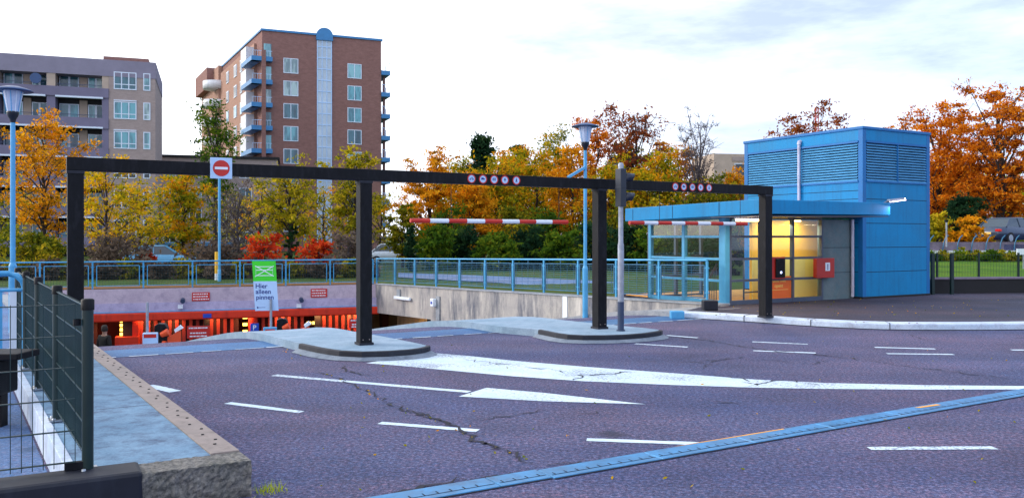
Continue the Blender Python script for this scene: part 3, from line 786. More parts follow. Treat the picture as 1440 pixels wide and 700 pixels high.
near = thing('fence_panel', 'near green wire mesh panel fixed above the black rubber kerb', 'fence panel', (*FP, .262), R(29) + math.pi)
panel(near, .07, 3.0, .02, 1.04, 0, .058, .003, 6)
m = MB()
m.box(.0, .13, -.02, .02, .005, .05); m.lathe([(.022, .9), (.022, .94)], 8, (.06, .0))
obj('clamp', m, M['black'], near)
# blue barrier behind the fence, gutter, box
c = XY(4, 9.6)
bar = thing('barrier_rail', 'light blue tubular barrier with upright bars behind the mesh fence', 'barrier', (c[0], c[1], 0), R(36))
m = MB(); pts = [(.22, 0, 0), (.22, 0, 1.12)] + [(.22 - .17 * (1 - math.cos(a)), 0, 1.12 + .17 * math.sin(a)) for a in (R(30), R(60), R(90))] + [(-2.6, 0, 1.29)]
m.tube(pts, .035, 10); obj('frame_tube', m, M['pole_blue'], bar)
m = MB()
m.tube([(.22, 0, .15), (-2.6, 0, .15)], .025, 8); m.tube([(.2, 0, 1.1), (-2.6, 0, 1.1)], .02, 8); obj('rail', m, M['pole_blue'], bar)
for k in range(18):
    m = MB(); x = .1 - .14 * k; m.box(x - .035, x + .035, -.008, .008, .15, 1.1); obj('upright', m, M['pole_blue'] if k % 3 else M['white'], bar)
c = XY(-6, 7.6)
m = MB(); m.box(-.35, .12, -.15, .15, .3, .62); bx = obj('utility_box', m, M['black'], None, .02, (c[0], c[1], 0))
tag(bx, 'small black box with a dark lid behind the near mesh panel', 'box')
m = MB(); m.box(-.9, .3, -.18, .18, .62, .68); obj('lid', m, M['black'], bx, .01)
m = MB()
for x in (-.25, .05): m.box(x-.03, x+.03, -.05, .05, 0, .3)
obj('leg', m, M['black'], bx)
m = MB(); q0 = (lf[0] - .02, lf[1] - .0); q1 = (lb[0] - .02, lb[1]); m.add([(q0[0] - 9, q0[1] - 5, .004), (*q0, .004), (*q1, .004), (q1[0] - 12, q1[1] - 5, .004)], [(0, 1, 2, 3)]); kind(obj('footway', m, M['asphalt_blue']))
m = line((18, 490), (80, 640), .14, .008); m2 = obj('gutter', m, M['asphalt_dark'], road)

# ------------------------------------------------------------------ gantry
GO = (-2.19, 12.42)
gan = thing('height_gantry', 'black steel portal beam on four square posts spanning the ramp lanes', 'gantry', (*GO, 0), R(30))
def gt(px): return hit(px, GO, U)
px_posts = (106, 512, 843, 1076.5); tp = [gt(p) for p in px_posts]
zb = (.247, .12, .12, .118)
for t, z0 in zip(tp, zb):
    m = MB(); m.box(t - .092, t + .092, -.092, .092, z0, 2.535); p = obj('post', m, M['black'], gan, .006)
    m = MB(); m.box(t - .11, t + .11, -.11, .11, z0, z0 + .035); obj('foot_plate', m, M['rubber'], p)
    m = MB(); m.box(t - .1, t + .1, -.1, .1, 2.50, 2.537); obj('head_plate', m, M['rubber'], p)
    m = MB()
    for dx in (-.05, .05): m.disc((t + dx, z0 + .08), .009, -.097, -.092, 8)
    obj('bolt', m, M['tan'], p)
m = MB(); m.box(tp[0] - .1, tp[3] + .11, -.096, .096, 2.538, 2.705); obj('beam', m, M['black'], gan, .006)
def ring(cx, cz, r0, r1, y0, y1, n=28):
    m = MB()
    P = [(math.cos(2*math.pi*k/n), math.sin(2*math.pi*k/n)) for k in range(n)]
    vs = []
    for y in (y0, y1):
        for r in (r0, r1): vs += [(cx + r*c, y, cz + r*s) for c, s in P]
    f = []
    for k in range(n):
        j = (k+1) % n; f += [(k, j, n+j, n+k), (2*n+j, 2*n+k, 3*n+k, 3*n+j), (n+k, n+j, 3*n+j, 3*n+k), (j, k, 2*n+k, 2*n+j)]
    return m.add(vs, f)
def icon(m, which, x, z, y0, y1):
    def r(a, b, c, d): m.box(x + a, x + b, y0, y1, z + c, z + d)
    if which == 0:
        for dx in (-.022, .022):
            q = ring(x + dx, z - .008, .010, .016, y0, y1, 14); m.add(q.v, q.f)
        m.bar((x - .02, (y0+y1)/2, z - .006), (x, (y0+y1)/2, z + .022), .004, .005); m.bar((x + .022, (y0+y1)/2, z - .006), (x + .012, (y0+y1)/2, z + .026), .004, .005); m.bar((x - .006, (y0+y1)/2, z + .02), (x + .014, (y0+y1)/2, z + .018), .004, .005)
    elif which == 1:
        r(-.03, .012, -.004, .024); r(.013, .03, -.004, .014)
        for dx in (-.018, .016): m.disc((x + dx, z - .008), .007, y0, y1, 10)
    elif which == 2:
        for dx in (-.022, -.001, .020): r(dx - .006, dx + .006, -.018, .018); m.disc((x + dx, z + .025), .006, y0, y1, 10)
    elif which == 3:
        m.disc((x, z + .02), .010, y0, y1, 10); r(-.018, .018, -.004, .009); r(-.005, .005, -.026, -.004)
    else:
        m.disc((x, z + .03), .008, y0, y1, 10); m.prof([(x - .011, z + .018), (x - .011, z - .002), (x - .016, z - .034), (x - .008, z - .034), (x, z - .006), (x + .010, z - .034), (x + .017, z - .034), (x + .010, z), (x + .011, z + .018)][::-1], y0, y1)
for grp in ((659, 675, 690.7, 705.7, 721.8), (944.6, 956.4, 968.6, 980, 991.8)):
    for i, px in enumerate(grp):
        x, z = gt(px), 2.622
        m = MB(); m.disc((x, z), .064, -.1015, -.0965); s = obj('restriction_sign', m, M['white_blue'], gan)
        obj('red_ring', ring(x, z, .055, .072, -.104, -.0966), M['red'], s)
        m = MB(); icon(m, i, x, z, -.1035, -.1018); obj('pictogram', m, M['navy'], s)
# hanging bars
for px0, px1, lab in ((577, 798, 'red and white striped bar hanging between the second and third gantry posts'), (885, 1050, 'red and white striped bar hanging between the third and fourth gantry posts')):
    t0, t1 = gt(px0), gt(px1); n = 9; zc = 1.958
    c = (GO[0] + U[0] * t0, GO[1] + U[1] * t0)
    b = thing('height_bar', lab, 'height bar', (c[0], c[1], zc), R(30), 'striped height bars hanging from the gantry')
    L = t1 - t0
    for k in range(n):
        m = MB(); m.tube([(L*k/n + .001, 0, 0), (L*(k+1)/n, 0, 0)], .035, 14); obj('red_band' if k % 2 == 0 else 'white_band', m, M['red_bar'] if k % 2 == 0 else M['white'], b)
    for x in (L * .24, L * .94):
        m = MB(); z = .033; k = 0
        while z < .58:
            m.bar((x, 0, z), (x, 0, z + .026), .010 if k % 2 else .004, .010 if not k % 2 else .004); z += .024; k += 1
        obj('chain', m, M['bark'], b)

# ------------------------------------------------------------------ street lamps
def lamp(name, label, px, Y, z0, ytop, disc_r, group):
    x, y = XY(px, Y); zt = Z(ytop, Y); H = zt - z0
    r = thing(name, label, 'street lamp', (x, y, z0), 0, group)
    m = MB(); hp = H * .27; m.tube([(0, 0, 0), (0, 0, hp)], .066, 16); m.lathe([(.066, hp), (.06, hp + .015), (.05, hp + .04), (.043, hp + .06)], 16)
    obj('base_tube', m, M['pole_blue'], r)
    m = MB(); m.tube([(0, 0, hp), (0, 0, H - .62)], [.043, .040], 14); obj('pole', m, M['pole_blue'], r)
    m = MB(); m.lathe([(.042, H - .66), (.05, H - .60), (.08, H - .55), (.10, H - .48), (.10, H - .46), (0, H - .45)], 20); obj('lamp_socket', m, M['lamp_dark'], r)
    m = MB(); m.lathe([(.092, H - .47), (.155, H - .11), (.155, H - .09)], 20); ln = obj('lantern', m, M['lamp_glass'], r)
    for k in range(10):
        a = 2*math.pi*k/10; m = MB(); m.bar((.094*math.cos(a), .094*math.sin(a), H - .47), (.159*math.cos(a), .159*math.sin(a), H - .10), .010, .010); obj('rib', m, M['white'] if k % 2 else M['pole_blue'], ln)
    m = MB(); m.lathe([(.0, H), (.12, H - .012), (disc_r * .75, H - .05), (disc_r, H - .085), (disc_r, H - .095), (.16, H - .085), (0, H - .085)], 32); obj('hat', m, M['lamp_hat'], r)
    return r, H
l1, H1 = lamp('street_lamp', 'street lamp on a pale blue pole behind the left mesh fence', 18, 15.0, 0, 121, .33, 'pale blue street lamps')
l2, H2 = lamp('street_lamp', 'street lamp with flat round hat standing beside the ramp wall behind the third post', 823, 20.1, -.33, 173, .33, 'pale blue street lamps')
# small arm with box on the second lamp
m = MB(); za = Z(237, 20.1) + .33; m.bar((0, 0, za + .03), (-.42, -.1, za - .22), .11, .06); m.bar((0, 0, za - .02), (-.1, 0, za - .02), .03, .03)
obj('bracket_arm', m, M['pole_blue'], l2)

# ------------------------------------------------------------------ traffic signal
x, y = G(873, 465, .12)[:2]
tl = thing('traffic_signal', 'dark two lamp traffic signal with visors on a grey pole on the island', 'traffic signal', (x, y, .12), R(24))
Yt = y
def zt(py): return Z(py, Yt) - .12
m = MB(); m.tube([(0, 0, 0), (0, 0, .02)], .075, 14); m.tube([(0, 0, 0), (0, 0, zt(424))], .055, 16); obj('dark_sleeve', m, M['pole_dark'], tl)
m = MB(); m.tube([(0, 0, zt(424)), (0, 0, zt(345)), (0, 0, zt(340)), (0, 0, zt(286))], [.053, .053, .042, .042], 16); m.tube([(0, 0, zt(240)), (0, 0, zt(232)), (0, 0, zt(229))], [.04, .05, .03], 14); obj('pole', m, M['pole_grey'], tl)
h0, h1 = zt(290.5), zt(237.5)
m = MB(); m.box(-.055, .055, -.09, .09, h0, h1); m.box(-.058, .058, -.093, .093, (h0+h1)/2 - .008, (h0+h1)/2 + .008); obj('signal_head', m, M['signal_body'], tl, .010)
for nm, zc, mt in (('upper', h1 - .155, 'red'), ('lower', h0 + .155, 'sign_green')):
    m = MB(); n = 18; vs = []
    for k in range(n + 1):
        a = R(-35 + 250 * k / n)
        vs += [(.056, .082 * math.cos(a), zc + .085 * math.sin(a)), (.056 + .09 + .11 * (.5 + .5 * math.sin(a)), .082 * math.cos(a), zc + .085 * math.sin(a) - .01)]
    m.add(vs, [(2*i, 2*i+1, 2*i+3, 2*i+2) for i in range(n)], True)
    vz = obj('visor', m, M['signal_visor'], tl); sol = vz.modifiers.new('thickness', 'SOLIDIFY'); sol.thickness = .006
    m = MB(); m.tube([(.056, 0, zc), (.07, 0, zc), (.075, 0, zc)], [.075, .065, .02], 18); obj('lens', m, paint('unlit_lens_' + mt, (.05, .01, .01) if mt == 'red' else (.01, .05, .03), .2), tl)

# ------------------------------------------------------------------ ramp walls
rwz = lambda t: .12 - .34 * t / 17.2
right = thing('ramp_wall', 'streaked grey concrete wall on the right of the ramp below the blue railing', 'wall', (*RW, 0), math.atan2(WR[1], WR[0]))
m = MB()
for t0, t1 in ((-.4, 3), (3, 6), (6, 10.2), (10.2, 12.1), (12.1, 12.85), (12.85, 17.35)):
    solid = t1 <= 10.2 or t0 == 12.1
    zb0 = -4.2 if solid else -1.22 - .018 * (t0 - 10); zb1 = -4.2 if solid else -1.22 - .018 * (t1 - 10)
    m.hexa([(t0, -.3, zb0), (t1, -.3, zb1), (t1, 0, zb1), (t0, 0, zb0)], [(t0, -.3, rwz(t0)), (t1, -.3, rwz(t1)), (t1, 0, rwz(t1)), (t0, 0, rwz(t0))])
obj('wall_body', m, M['wall_stain'], right)
m = MB(); m.hexa([(-.4, -.34, rwz(0) - .0), (17.3, -.34, rwz(17.3)), (17.3, .035, rwz(17.3)), (-.4, .035, rwz(0))], [(-.4, -.34, rwz(0) + .035), (17.3, -.34, rwz(17.3) + .035), (17.3, .035, rwz(17.3) + .035), (-.4, .035, rwz(0) + .035)]); obj('coping', m, M['kerb'], right)
t = hit(617, RW, WR); m = MB(); m.box(t - .12, t + .12, .003, .05, -1.25, rwz(t) - .28); obj('pale_patch', m, M['kerb'], right)
t = hit(795, RW, WR)
m = MB(); m.box(t - .1, t + .1, .0, .02, gz(*rw(t)) + .1, rwz(t) - .01)
obj('white_joint', m, M['white'], right)
# tube lamp on the wall
t = hit(568, RW, WR); zz = Z(419, rw(t)[1])
tb = thing('tube_lamp', 'white tube lamp fixed high on the streaked ramp wall', 'lamp', (*rw(t), zz), math.atan2(WR[1], WR[0]))
m = MB(); m.box(-.62, .62, .02, .12, -.06, .05); obj('housing', m, M['white'], tb, .02)
m = MB(); m.box(.25, .5, .002, .05, .05, .32); obj('bracket', m, M['kerb'], tb)
t = hit(613.5, RW, WR); zz = Z(424, rw(t)[1])
m = MB(); m.box(-.11, .11, .05, .2, -.17, .12); sc = obj('wall_box', m, M['white'], None, .03, (*rw(t), zz)); sc.rotation_euler = (0, 0, math.atan2(WR[1], WR[0])); tag(sc, 'small white electrical box on the wall above the ramp column', 'electrical box')
m = MB(); m.disc((0, -.03), .05, .2, .21, 12); obj('cover', m, M['sign_blue'], sc)

fd = (math.cos(R(18.7)), math.sin(R(18.7)))
def ft(px): return hit(px, FR, fd)          # local x on the far wall (negative to the left)
far = thing('garage_front', 'lilac concrete garage front with red fascia at the foot of the ramp', 'wall', (*FR, 0), R(18.7))
m = MB(); m.box(-21, .25, 0, .5, -.74, -.22); obj('upper_wall', m, M['wall_pink'], far)
m = MB(); m.box(-21, .2, -.06, .5, -1.06, -.742); obj('lower_band', m, M['wall_band'], far)
m = MB(); m.box(-21, .22, -.09, .3, -1.085, -1.052); obj('pale_ledge', m, M['pole_blue'], far)
m = MB(); m.box(-21, .12, -.14, .4, -1.40, -1.088); obj('fascia', m, M['fascia'], far, .05)
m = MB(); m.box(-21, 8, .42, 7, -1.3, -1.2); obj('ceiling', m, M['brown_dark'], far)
m = MB(); m.box(-21, 8, 6.5, 6.7, -3.6, -1.2); m.box(-21.2, -21, 0, 6.7, -3.6, -1.2); obj('back_wall', m, M['rib'], far)
# ribbed wall with openings
gaps = [(ft(131), ft(172)), (ft(336), ft(350)), (ft(430), ft(448))]
def in_gap(x): return any(a - .02 < x < b + .02 for a, b in gaps)
edges = [-21.0] + [e for g in sorted(gaps) for e in g] + [-.05]
for x_a, x_b in zip(edges[::2], edges[1::2]):
    m = MB(); m2_ = MB(); x = x_a; m2_.box(x_a, x_b, 1.0, 1.04, -3.5, -1.3)
    while x + .12 < x_b:
        m.box(x, x + .12, .90, .999, -3.5, -1.3); x += .25
    rw_ = obj('ribbed_wall', m, M['rib'], far); obj('groove', m2_, M['rib_dark'], rw_)
for px in (174, 181, 290, 449):
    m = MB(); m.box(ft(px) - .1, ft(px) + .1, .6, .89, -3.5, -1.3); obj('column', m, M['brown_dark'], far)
m = MB(); m.box(ft(184), ft(193), .5, .89, -3.5, -1.35); obj('red_pier', m, M['fascia'], far)
m = MB(); m.box(ft(354), ft(362), .5, .89, -3.5, -1.3); obj('red_pier', m, M['fascia'], far)
for a, b in ((ft(160), ft(181)),):
    m = MB(); m.box(a, b + .3, .3, .9, -3.5, Z(474, 31)); obj('counter', m, M['fascia'], far)
# lit bulbs in the openings
bl = []
for i, px in enumerate((164, 169.5)):
    for j in range(5):
        bl.append((ft(px), 1.4, -1.5 - .17 * j))
for i, px in enumerate((344, 347)):
    for j in range(4): bl.append((ft(px), 1.3, -1.5 - .28 * j))
for px in (440, 445, 437): bl.append((ft(px), 1.2, -1.45)); bl.append((ft(px), 1.2, -1.8))
for i, p in enumerate(bl):
    m = MB(); m.box(p[0] - .045, p[0] + .045, p[1] - .02, p[1] + .02, p[2] - .055, p[2] + .055); obj('garage_light', m, M['bulb'], far)
for px in (470, 484, 508):
    m = MB(); m.box(ft(px) - .25, ft(px) + .25, .6, .75, -1.43, -1.38); obj('ceiling_light', m, M['tube'], far)
def area(name, loc, size, power, col, rx=0, par=None):
    l = bpy.data.lights.new(name, 'AREA'); l.energy = power; l.size = size; l.color = col
    o_ = bpy.data.objects.new(name, l); COL.objects.link(o_); o_.location = loc; o_.rotation_euler = (rx, 0, 0)
    if par: o_.parent = par
    return o_
for px, p in ((150, 18), (200, 9), (240, 10), (300, 9), (345, 14), (400, 11), (450, 18), (500, 22)):
    area('garage_lamp', (ft(px), .62, -1.42), .5, p, (1, .62, .28), 0, far)
# room under the right-hand wall
m = MB(); a = rw(9.5); b = rw(17.3); n_ = (.812, .583)
rm = thing('side_garage', 'dim garage bay seen under the concrete wall on the right of the ramp', 'garage bay', (*rw(13), -3.4), math.atan2(WR[1], WR[0]))
m = MB(); m.box(-5, 9, -9, -8.8, 0, 2.2); m.box(-5, -4.8, -8.79, -.3, 0, 2.2); obj('bay_wall', m, M['garage_grey'], rm)
m = MB(); m.box(8.6, 8.8, -8.79, -.3, 0, 2.2); obj('end_wall', m, M['garage_grey'], rm)
for k_ in range(3):
    m = MB(); m.box(7.0, 7.3, -2.0 - k_*2.2, -1.7 - k_*2.2, 0, 2.2); obj('bay_column', m, M['rib_dark'], rm)
m = MB(); m.box(-5, 9, -9, -.28, 2.24, 2.34); obj('bay_ceiling', m, M['brown_dark'], rm)
m = MB(); m.box(-5, 9, -9, .5, -.02, .0); obj('bay_floor', m, M['asphalt_dark'], rm)
for x_ in (1, 4, 6.4): 
    m = MB(); m.box(x_ - .6, x_ + .6, -3.1, -2.95, 2.17, 2.23); obj('ceiling_light', m, M['tube'], rm)
area('bay_lamp', (6, -2.0, 2.15), 1.0, 60, (1, .55, .18), 0, rm); area('bay_lamp', (2, -2.0, 2.15), 1.2, 40, (1, .55, .18), 0, rm)
m = MB()
for k in range(22): m.box(2.4 + k * .11, 2.44 + k * .11, -1.3, -1.25, 0, 2.0)
obj('bay_grille', m, M['garage_grey'], rm)

# things fixed to the far wall
for px0, px1, y0, y1, lab in ((270, 295, 411, 423, 'red notice with white lines on the lilac wall left of the white pay sign'), (437, 460, 406, 418, 'red notice with white lines on the lilac wall right of the white pay sign')):
    a, b = ft(px0), ft(px1); Yw = FR[1] + fd[1] * a; w = b - a; h = (y1 - y0) * Yw / F
    c = (FR[0] + fd[0] * (a+b)/2, FR[1] + fd[1] * (a+b)/2)
    m = MB(); m.box(-w/2, w/2, -.04, -.01, 0, h); s = obj('wall_notice', m, M['red'], None, 0, (c[0], c[1], Z(y1, Yw))); s.rotation_euler = (0, 0, R(18.7)); tag(s, lab, 'notice', 'red notices on the lilac wall')
    m = MB()
    for zz in (.2, .5, .8):
        x_ = -w * .44
        while x_ < w * .4:
            l_ = random.uniform(.03, .09); m.box(x_, x_ + l_, -.043, -.041, h * zz - .018, h * zz + .018); x_ += l_ + .02
    obj('lettering', m, M['white'], s)
for px, py, lab in ((255, 425, 'small camera on the lilac wall beside the left red notice'), (421, 424, 'small camera on the lilac wall beside the right red notice')):
    a = ft(px); Yw = FR[1] + fd[1] * a; c = (FR[0] + fd[0] * a, FR[1] + fd[1] * a)
    r = thing('wall_camera', lab, 'camera', (c[0], c[1], Z(py, Yw)), R(18.7), 'cameras on the garage front')
    m = MB(); m.tube([(.06, -.09, .1), (.06, -.34, .06)], .085, 12); obj('camera_body', m, M['pole_dark'], r)
    m = MB(); m.box(-.11, .06, -.2, -.06, -.22, -.08); m.bar((.05, -.06, -.02), (.05, -.15, .06), .03, .03); obj('mount', m, M['white'], r)
a = ft(291.5); c = (FR[0] + fd[0]*a, FR[1] + fd[1]*a)
m = MB(); m.box(-.15, .15, -.17, -.142, 0, .15); s = obj('fascia_plate', m, M['sign_blue'], None, 0, (c[0], c[1], Z(446, c[1]))); s.rotation_euler = (0, 0, R(18.7)); tag(s, 'small plain blue plate on the red garage fascia', 'plate')

# railings
def railing(label, o_, ang, L, zfun, n, style, h=1.0):
    r = thing('railing', label, 'railing', (o_[0], o_[1], 0), ang)
    m = MB(); m.tube([(0, 0, zfun(0) + h), (L, 0, zfun(L) + h)], .028, 10); obj('top_rail', m, M['rail'], r)
    for i in range(n + 1):
        x_ = L * i / n; z0 = zfun(x_); m = MB(); m.box(x_ - .028, x_ + .028, -.02, .02, z0 + .02, z0 + h - .02)
        for zz in (.22, .8): m.box(x_ - .06, x_ + .06, -.012, .012, z0 + zz, z0 + zz + .03)
        obj('post', m, M['rail'], r)
    for i in range(n):
        a_, b_ = L * i / n + .075, L * (i+1) / n - .075
        if style == 'mesh': a_ += .06; b_ -= .06
        za, zb_ = zfun(a_), zfun(b_); t_ = .86 if style == 'mesh' else .88
        m = MB()
        for x_, z_ in ((a_, za), (b_, zb_)): m.bar((x_, 0, z_ + .12), (x_, 0, z_ + t_), .03, .03)
        for q in (.12, t_): m.bar((a_, 0, za + q), (b_, 0, zb_ + q), .03, .025)
        if style != 'mesh': m.bar(((a_+b_)/2, 0, (za+zb_)/2 + t_), ((a_+b_)/2, 0, (za+zb_)/2 + h), .02, .02)
        f = obj('panel_frame', m, M['rail_dark'] if style != 'mesh' else M['rail'], r)
        m = MB(); k = 13
        for q in range(1, k): zz = .12 + (t_ - .12) * q / k; m.bar((a_, 0, za + zz), (b_, 0, zb_ + zz), .007, .009 if style != 'mesh' else .008)
        x_ = a_ + .1
        while x_ < b_ - .02: z_ = zfun(x_); m.bar((x_, .008, z_ + .12), (x_, .008, z_ + t_), .006, .006); x_ += .1 if style == 'mesh' else .3
        obj('wire_mesh', m, M['rail_dark'] if style != 'mesh' else M['wire_green'], f)
    return r
railing('blue railing with wire panels along the streaked wall right of the ramp', rw(0), math.atan2(WR[1], WR[0]), 17.15, lambda t: rwz(t) + .035, 11, 'wires', 1.0)
FLL = (FR[0] - fd[0] * 27.2, FR[1] - fd[1] * 27.2)
railing('blue railing with mesh panels along the top of the lilac garage front', FLL, R(18.7), 27.1, lambda t: -.215, 16, 'mesh', 1.0)
m = MB(); m.box(-27, .2, .1, 1.6, -.24, -.19); ls = obj('leaf_strip', m, M['litter_soil'], None, 0, (*FR, 0)); ls.rotation_euler = (0, 0, R(18.7)); ls['kind'] = 'structure'; ls.name = 'leafy_path'

# ------------------------------------------------------------------ ramp furniture
def station(px, Y, z0, bw, bh, lab, group, top):
    x_, y_ = XY(px, Y); r = thing('ticket_post', lab, 'ticket machine', (x_, y_, z0), R(14), group)
    return r
# left lane ticket post
Y = 21.6; x_, y_ = XY(207, Y); z0 = gz(x_, y_) + .12
r = thing('ticket_machine', 'pale ticket machine with red stripe and tall pole on the left lane divider', 'ticket machine', (x_, y_, z0), R(14))
zz = lambda py, Y_: Z(py, Y_) - z0
m = MB(); m.tube([(0, .02, 0), (0, .02, zz(425, Y))], .035, 10); obj('pole', m, M['pole_grey'], r)
m = MB(); m.box(-.09, .27, -.14, -.02, 0, zz(467, Y)); b = obj('cabinet', m, M['white_blue'], r, .02)
m = MB(); m.box(-.06, .24, -.145, -.141, zz(474, Y), zz(469, Y)); obj('red_stripe', m, M['red'], b)
# central pay sign on island 2
Y = 24.6; x_, y_ = XY(380, Y); z0 = gz(x_, y_) + .12
r = thing('ticket_machine', 'low pale ticket machine with red stripe below the green pay sign', 'ticket machine', (x_, y_, z0), R(14))
m = MB(); m.box(-.19, .19, -.2, -.08, 0, zz(459, Y)); b = obj('cabinet', m, M['pole_blue'], r, .02)
m = MB(); m.box(-.13, .14, -.205, -.201, zz(466, Y), zz(461.5, Y)); obj('red_stripe', m, M['red'], b)
r = thing('pay_sign', 'white and green sign reading Hier alleen pinnen on a thin pole', 'sign', (x_, y_ + .1, z0), R(8))
m = MB(); m.tube([(0, -.05, 0), (0, -.05, zz(421, Y))], .035, 10); obj('pole', m, M['pole_grey'], r)
k = Y / F
def sx(px): return (px - 380) * k
w0, w1 = sx(358), sx(390); h0, h1, hg = zz(437, Y), zz(367, Y), zz(395.5, Y)
sl = -.0045 / k * k
def sk(x_, z_): return x_ - (z_ - h0) * .06        # the board leans a little to the left
m = MB(); m.prof([(sk(w0, h0), h0), (sk(w1, h0), h0), (sk(w1, hg), hg), (sk(w0, hg), hg)], 0, .03); bd = obj('board', m, M['white_blue'], r)
m = MB(); m.prof([(sk(w0, hg), hg), (sk(w1, hg), hg), (sk(w1, h1), h1), (sk(w0, h1), h1)], 0, .03); gb = obj('green_panel', m, M['sign_green'], r)
m = MB()
for t_, i in (('Hier', 0), ('alleen', 1), ('pinnen', 2)):
    m = MB(); zl = hg - .20 - .165 * i; text_mesh(m, t_, .19, sk(w0, zl) + .045, -.004, zl); obj('lettering', m, M['navy'], bd)
m = MB()
zl = h0 + .09; m.box(sk(w0, zl) + .06, sk(w0, zl) + .3, -.004, -.002, zl, zl + .012); m.prof([(sk(w0, zl) + .06, zl - .03), (sk(w0, zl) + .12, zl + .006), (sk(w0, zl) + .06, zl + .04)], -.004, -.002)
obj('lettering', m, M['navy'], bd)
cx0, cz0 = sk((w0+w1)/2, (hg+h1)/2), (hg+h1)/2; m = MB()
ca, cb = .24, .13
P = [(cx0 - ca, -.003, cz0 + cb), (cx0 + ca, -.003, cz0 + cb), (cx0 + ca, -.003, cz0 - cb), (cx0 - ca, -.003, cz0 - cb)]
for i in range(4): m.bar(P[i], P[(i+1) % 4], .006, .02)
m.bar((cx0 - ca, -.003, cz0 + .03), (cx0 + ca, -.003, cz0 + .03), .006, .02); m.bar((cx0 - .27, -.004, cz0 - .16), (cx0 + .27, -.004, cz0 + .15), .006, .022); m.bar((cx0 - .27, -.004, cz0 + .16), (cx0 + .27, -.004, cz0 - .15), .006, .022)
obj('card_symbol', m, M['white'], gb)
# barrier machines
def barrier(px, Y, ytop, lab, bx0, bx1, by0, by1):
    x_, y_ = XY(px, Y); z0 = gz(x_, y_) + .1; k = Y / F; r = thing('barrier_gate', lab, 'barrier', (x_, y_, z0), R(14), 'barriers on the ramp dividers')
    top = Z(ytop, Y) - z0
    m = MB(); m.prof([(-.16, 0), (.16, 0), (.17, top - .12), (.10, top - .02), (-.06, top), (-.16, top - .06)], -.16, .16); obj('housing', m, M['black'], r, .02)
    m = MB(); m.tube([(.02, -.17, top - .30), (.20, -.20, top - .22)], [.07, .10], 12); m.tube([(.06, -.17, top - .52), (.14, -.2, top - .52)], .06, 12); obj('orange_lamp', m, M['orange_plastic'], r)
    a_ = ((bx0 - px) * k, 0, Z(by0, Y) - z0); b_ = ((bx1 - px) * k, 0, Z(by1, Y) - z0)
    m = MB(); m.prof([(a_[0], 0), (b_[0], 0), (b_[0], b_[2] - .02), (a_[0], a_[2])], -.12, .02); bm = obj('red_side_panel', m, M['orange_plastic'], r)
    m = MB(); m.prof([(b_[0] - .13, b_[2] - .06), (b_[0] + .06, b_[2] + .05), (b_[0] - .02, b_[2] + .13), (b_[0] - .16, b_[2] + .02)], -.15, .04); obj('white_tip', m, M['white'], bm)
barrier(227, 22.6, 454, 'dark barrier machine with orange lamps on the left lane divider', 229, 253, 477, 464)
barrier(397, 25.4, 447, 'dark barrier machine with orange lamps right of the pay sign', 412, 434, 466, 458)
# red instruction boards and P sign
for px0, px1, y0, y1, Y, lab in ((264, 294, 458, 475, 27.5, 'red instruction board on a short white post before the ribbed wall'), (491, 520, 448, 461, 29.5, 'red instruction board partly hidden behind the second gantry post')):
    x_, y_ = XY((px0+px1)/2, Y); z0 = gz(x_, y_); k = Y/F; w = (px1-px0)*k
    r = thing('instruction_board', lab, 'sign', (x_, y_, z0), R(15), 'red instruction boards in the garage')
    zb_, zt_ = Z(y1, Y) - z0, Z(y0, Y) - z0
    m = MB(); m.tube([(.05, .03, 0), (.05, .03, zt_ - .1)], .04, 10); obj('post', m, M['white'], r)
    m = MB(); m.box(-w/2, w/2, -.02, 0, zb_, zt_); b = obj('board', m, M['red'], r)
    m = MB()
    for f, q in ((.84, .42), (.42, .36), (.16, .38)):
        x2 = -w*q
        while x2 < w*q - .03: l_ = random.uniform(.03, .1); m.box(x2, min(x2+l_, w*q), -.024, -.021, zb_ + (zt_-zb_)*f - .02, zb_ + (zt_-zb_)*f + .02); x2 += l_ + .015
    obj('lettering', m, M['white'], b)
Y = 29.0; x_, y_ = XY(358, Y); z0 = gz(x_, y_)
r = thing('parking_sign', 'small blue sign with a white P before the ribbed wall', 'sign', (x_, y_, z0), R(15))
m = MB(); m.box(-.14, .14, -.03, 0, Z(469, Y) - z0, Z(454.5, Y) - z0); b = obj('board', m, M['sign_blue'], r)
m = MB(); text_mesh(m, 'P', .24, 0, -.034, Z(463.5, Y) - z0, 'CENTER'); obj('lettering', m, M['white'], b)
m = MB(); m.box(-.14, .14, -.034, -.031, Z(469, Y) - z0 + .01, Z(469, Y) - z0 + .06); obj('white_strip', m, M['white'], b)
m = MB(); m.tube([(0, .03, 0), (0, .03, Z(456, Y) - z0)], .03, 8); obj('post', m, M['pole_grey'], r)
# no entry sign on the beam, and the tall pole far behind it
x = gt(308.8); zc = Z(237.5, GO[1] + U[1] * x); k = (GO[1] + U[1] * x) / F
nx_ = (GO[0] + U[0] * x - V[0] * .10, GO[1] + U[1] * x - V[1] * .10)
r = thing('no_entry_sign', 'square pale blue no entry sign with red disc fixed on the gantry beam', 'sign', (nx_[0], nx_[1], zc), R(27))
m = MB(); m.box(-14.6*k, 14.6*k, -.02, -.006, -14.6*k, 14.6*k); b = obj('plate', m, M['white_blue'], r, .004)
m = MB(); m.disc((0, 0), 11.2*k, -.024, -.0205, 36, 11.2*k); obj('red_disc', m, M['red'], b)
m = MB(); m.box(-8.6*k, 8.6*k, -.028, -.0245, -1.7*k, 1.7*k); obj('white_bar', m, M['white'], b)
m = MB(); m.box(-.02, .02, -.006, .0, -12*k, 12*k); obj('clamp', m, M['rim'], r)
Y = 36; x_, y_ = XY(308.5, Y); r = thing('thin_pole', 'thin pale blue pole rising behind the far railing below the no entry sign', 'pole', (x_, y_, -.22), 0)
